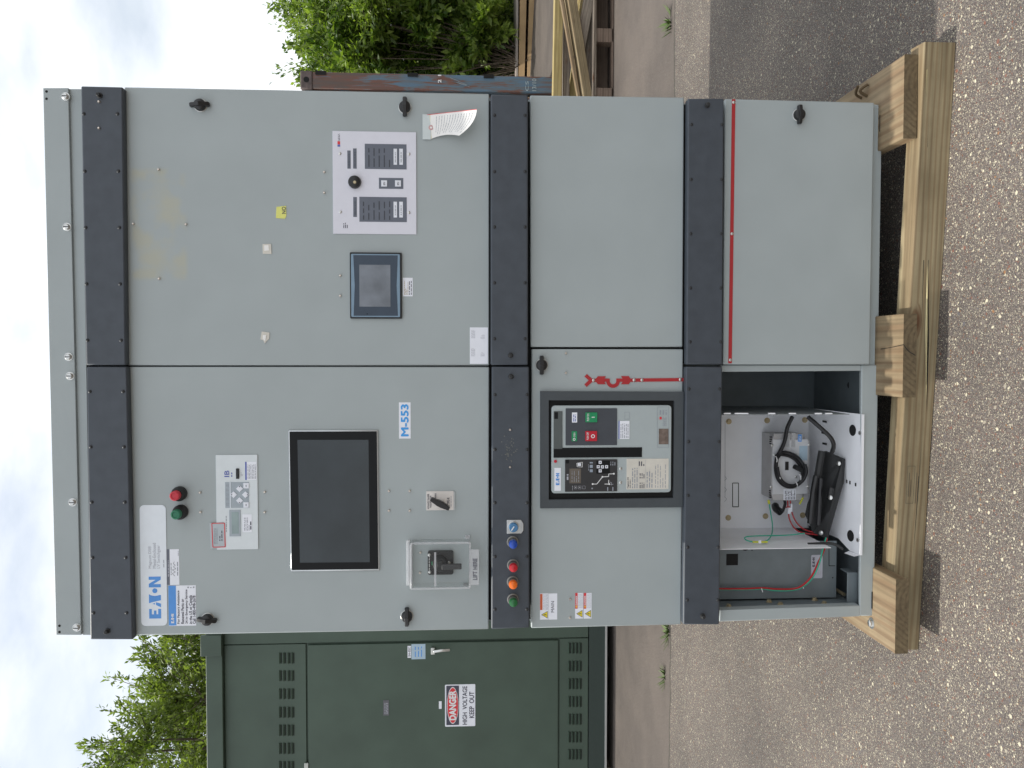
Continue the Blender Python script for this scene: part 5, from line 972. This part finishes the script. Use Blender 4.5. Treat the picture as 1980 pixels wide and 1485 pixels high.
def tree(name, label, cat, base, height, rad, m, nleaf, lsize, asp, seed, group=None, trunk=.12, ncl=60, low=.3, bushy=False, gapf=.0):
    """trunk with limbs reaching to leaf clumps that fill an uneven ellipsoid"""
    r = np.random.default_rng(seed); root = empty(name, base, label, cat, group); B = np.array(base, float); tb_ = MB()
    cz = height*(low+1)/2; rz = height*(1-low)/2; cls = []
    while len(cls) < ncl:
        q = r.uniform(-1, 1, 3); d = np.linalg.norm(q)
        if d > 1 or d < .35 or (bushy is False and q[2] < -.75): continue
        wob = 1+.16*math.sin(3*math.atan2(q[1], q[0])+seed)+.12*math.sin(5*q[2]+seed*2)
        cls.append((B+np.array((q[0]*rad*wob*.88, q[1]*rad*wob*.88, cz+q[2]*rz*.9)), d))
    spine = [B, B+np.array((r.normal(0, .08), r.normal(0, .08), height*.35)), B+np.array((r.normal(0, .15), r.normal(0, .15), height*.62))]
    if not bushy: tb_.tube(spine, [trunk, trunk*.45], bark, 8)
    sp_ = []
    for k, (c, d) in enumerate(cls):
        zz = max(.15 if bushy else height*.2, (c[2]-B[2])*.5); zz = min(zz, height*.6)
        p0 = B+np.array((r.normal(0, .12), r.normal(0, .12), 0)) if bushy else B+np.array((0, 0, zz))
        mid = p0*.45+c*.55+np.array((0, 0, -.06*np.linalg.norm(c-p0))); tb_.tube([p0, mid, c], [trunk*(.42 if not bushy else .2), trunk*.09], bark, 5, 3)
        cr_ = rad*r.uniform(.20, .36)*(1.1 if not bushy else 1)
        nt = 10
        for t in range(nt):
            v = r.normal(0, 1, 3); v /= np.linalg.norm(v); v = v+.6*(c-B-np.array((0, 0, cz)))/rad+np.array((0, 0, .25)); v /= np.linalg.norm(v); e = c+v*cr_*r.uniform(.7, 1.35)
            sp_.append((c, e)); tb_.tube([c, e], [trunk*.07, trunk*.03], bark, 3, 1)
    tb_.build('trunk', root); tw = np.array(sp_); n = len(tw); per = max(4, nleaf//n)
    t = r.uniform(.12, 1.05, (n, per, 1)); P = tw[:, None, 0]+(tw[:, None, 1]-tw[:, None, 0])*t+r.normal(0, (.045 if bushy else .030)*rad, (n, per, 3))*(1.15-t*.7)
    D_ = (tw[:, None, 1]-tw[:, None, 0])/rad*2+r.normal(0, .6, (n, per, 3)); D_[..., 2] += .1
    leaves('crown', P.reshape(-1, 3), D_.reshape(-1, 3), lsize, asp, m, root, seed); return root
G2 = 'trees and bushes beyond the yard'
tree('tree', 'leafy green tree rising above the dark green enclosure', 'tree', (-5.4, 11.0, 0), 6.6, 2.8, lmA, 85000, .10, .36, 4, G2, .13, 85, .2)
tree('tree', 'second leafy tree partly hidden between the enclosure and the grey cabinet', 'tree', (-2.7, 12.0, 0), 6.7, 2.3, lmA, 45000, .105, .36, 5, G2, .12, 60, .3)
tree('tree', 'tree at the far left behind the green enclosure', 'tree', (-9.6, 12.4, 0), 6.4, 2.8, lmA, 26000, .12, .4, 8, G2, .13, 50, .3)
for i, (x, y, h, rr_, nl, lab) in enumerate(((9.3, 14.6, 6.5, 3.0, 65000, 'tallest bright green bush at the right edge beyond the timbers'), (6.6, 14.2, 4.3, 1.6, 28000, 'lower broad-leaved bush just right of the blue container'), (7.6, 15.2, 5.3, 1.9, 38000, 'bush growing between the tall one and the container'), (5.0, 16.0, 3.1, 1.7, 9000, 'bush mostly hidden behind the blue container'), (13.2, 15.5, 6.0, 2.8, 14000, 'bush outside the right edge of the row'), (1.6, 17.5, 2.5, 1.8, 4000, 'low bush hidden behind the container'))):
    tree('bush', lab, 'bush', (x, y, 0), h, rr_, lmB, nl, .12 if i != 1 else .17, .45 if i else .34, 20+i, G2, .07, 70 if i in (0, 2) else 40, .0, True)
for i, x in enumerate((-14, -10.5, 4.2, 7.6, 11., 15., 19.)):
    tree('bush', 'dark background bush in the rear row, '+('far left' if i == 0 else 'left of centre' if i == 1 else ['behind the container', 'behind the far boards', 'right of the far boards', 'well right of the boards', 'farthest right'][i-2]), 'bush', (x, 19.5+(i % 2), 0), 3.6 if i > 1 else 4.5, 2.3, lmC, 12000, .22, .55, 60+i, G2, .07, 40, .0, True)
# grass tufts in the joint
def weed(px, py, lab, n=26, s=.05, seed=1):
    p = atZ(px, py, 0); rd = random.Random(seed); b = MB(); m_ = mat('weed_green', (.09, .15, .03), .6)
    for i in range(n):
        a = rd.uniform(0, 6.28); r0 = rd.uniform(0, s*.8); L_ = s*rd.uniform(.6, 1.4); c = np.array((p[0]+math.cos(a)*r0*1.6, p[1]+math.sin(a)*r0*.5, 0)); d = np.array((math.cos(a)*L_*.8, math.sin(a)*L_*.8, L_*rd.uniform(.3, .9))); w = np.array((-math.sin(a), math.cos(a), 0))*.004
        b.add([c-w, c+w, c+d*.6+w*.8, c+d, c+d*.6-w*.8], [(0, 1, 2, 3, 4)], m_)
    o = b.build('weed', smooth=False); o['label'] = lab; o['category'] = 'weed'; o['group'] = 'weeds in the asphalt joint'
weed(1292, 1223, 'green weed in the asphalt joint close to the cabinet edge', 40, .06, 1); weed(1285, 1308, 'small weed in the joint below the green enclosure', 30, .05, 2); weed(1296, 42, 'weed in the joint on the right side of the yard', 40, .07, 3)
# low undergrowth along the foot of the bushes, in the shade-darkened leaf colour
for i, (x, y) in enumerate(((6.0, 15.6), (7.4, 15.3), (8.8, 15.4), (10.3, 15.5))):
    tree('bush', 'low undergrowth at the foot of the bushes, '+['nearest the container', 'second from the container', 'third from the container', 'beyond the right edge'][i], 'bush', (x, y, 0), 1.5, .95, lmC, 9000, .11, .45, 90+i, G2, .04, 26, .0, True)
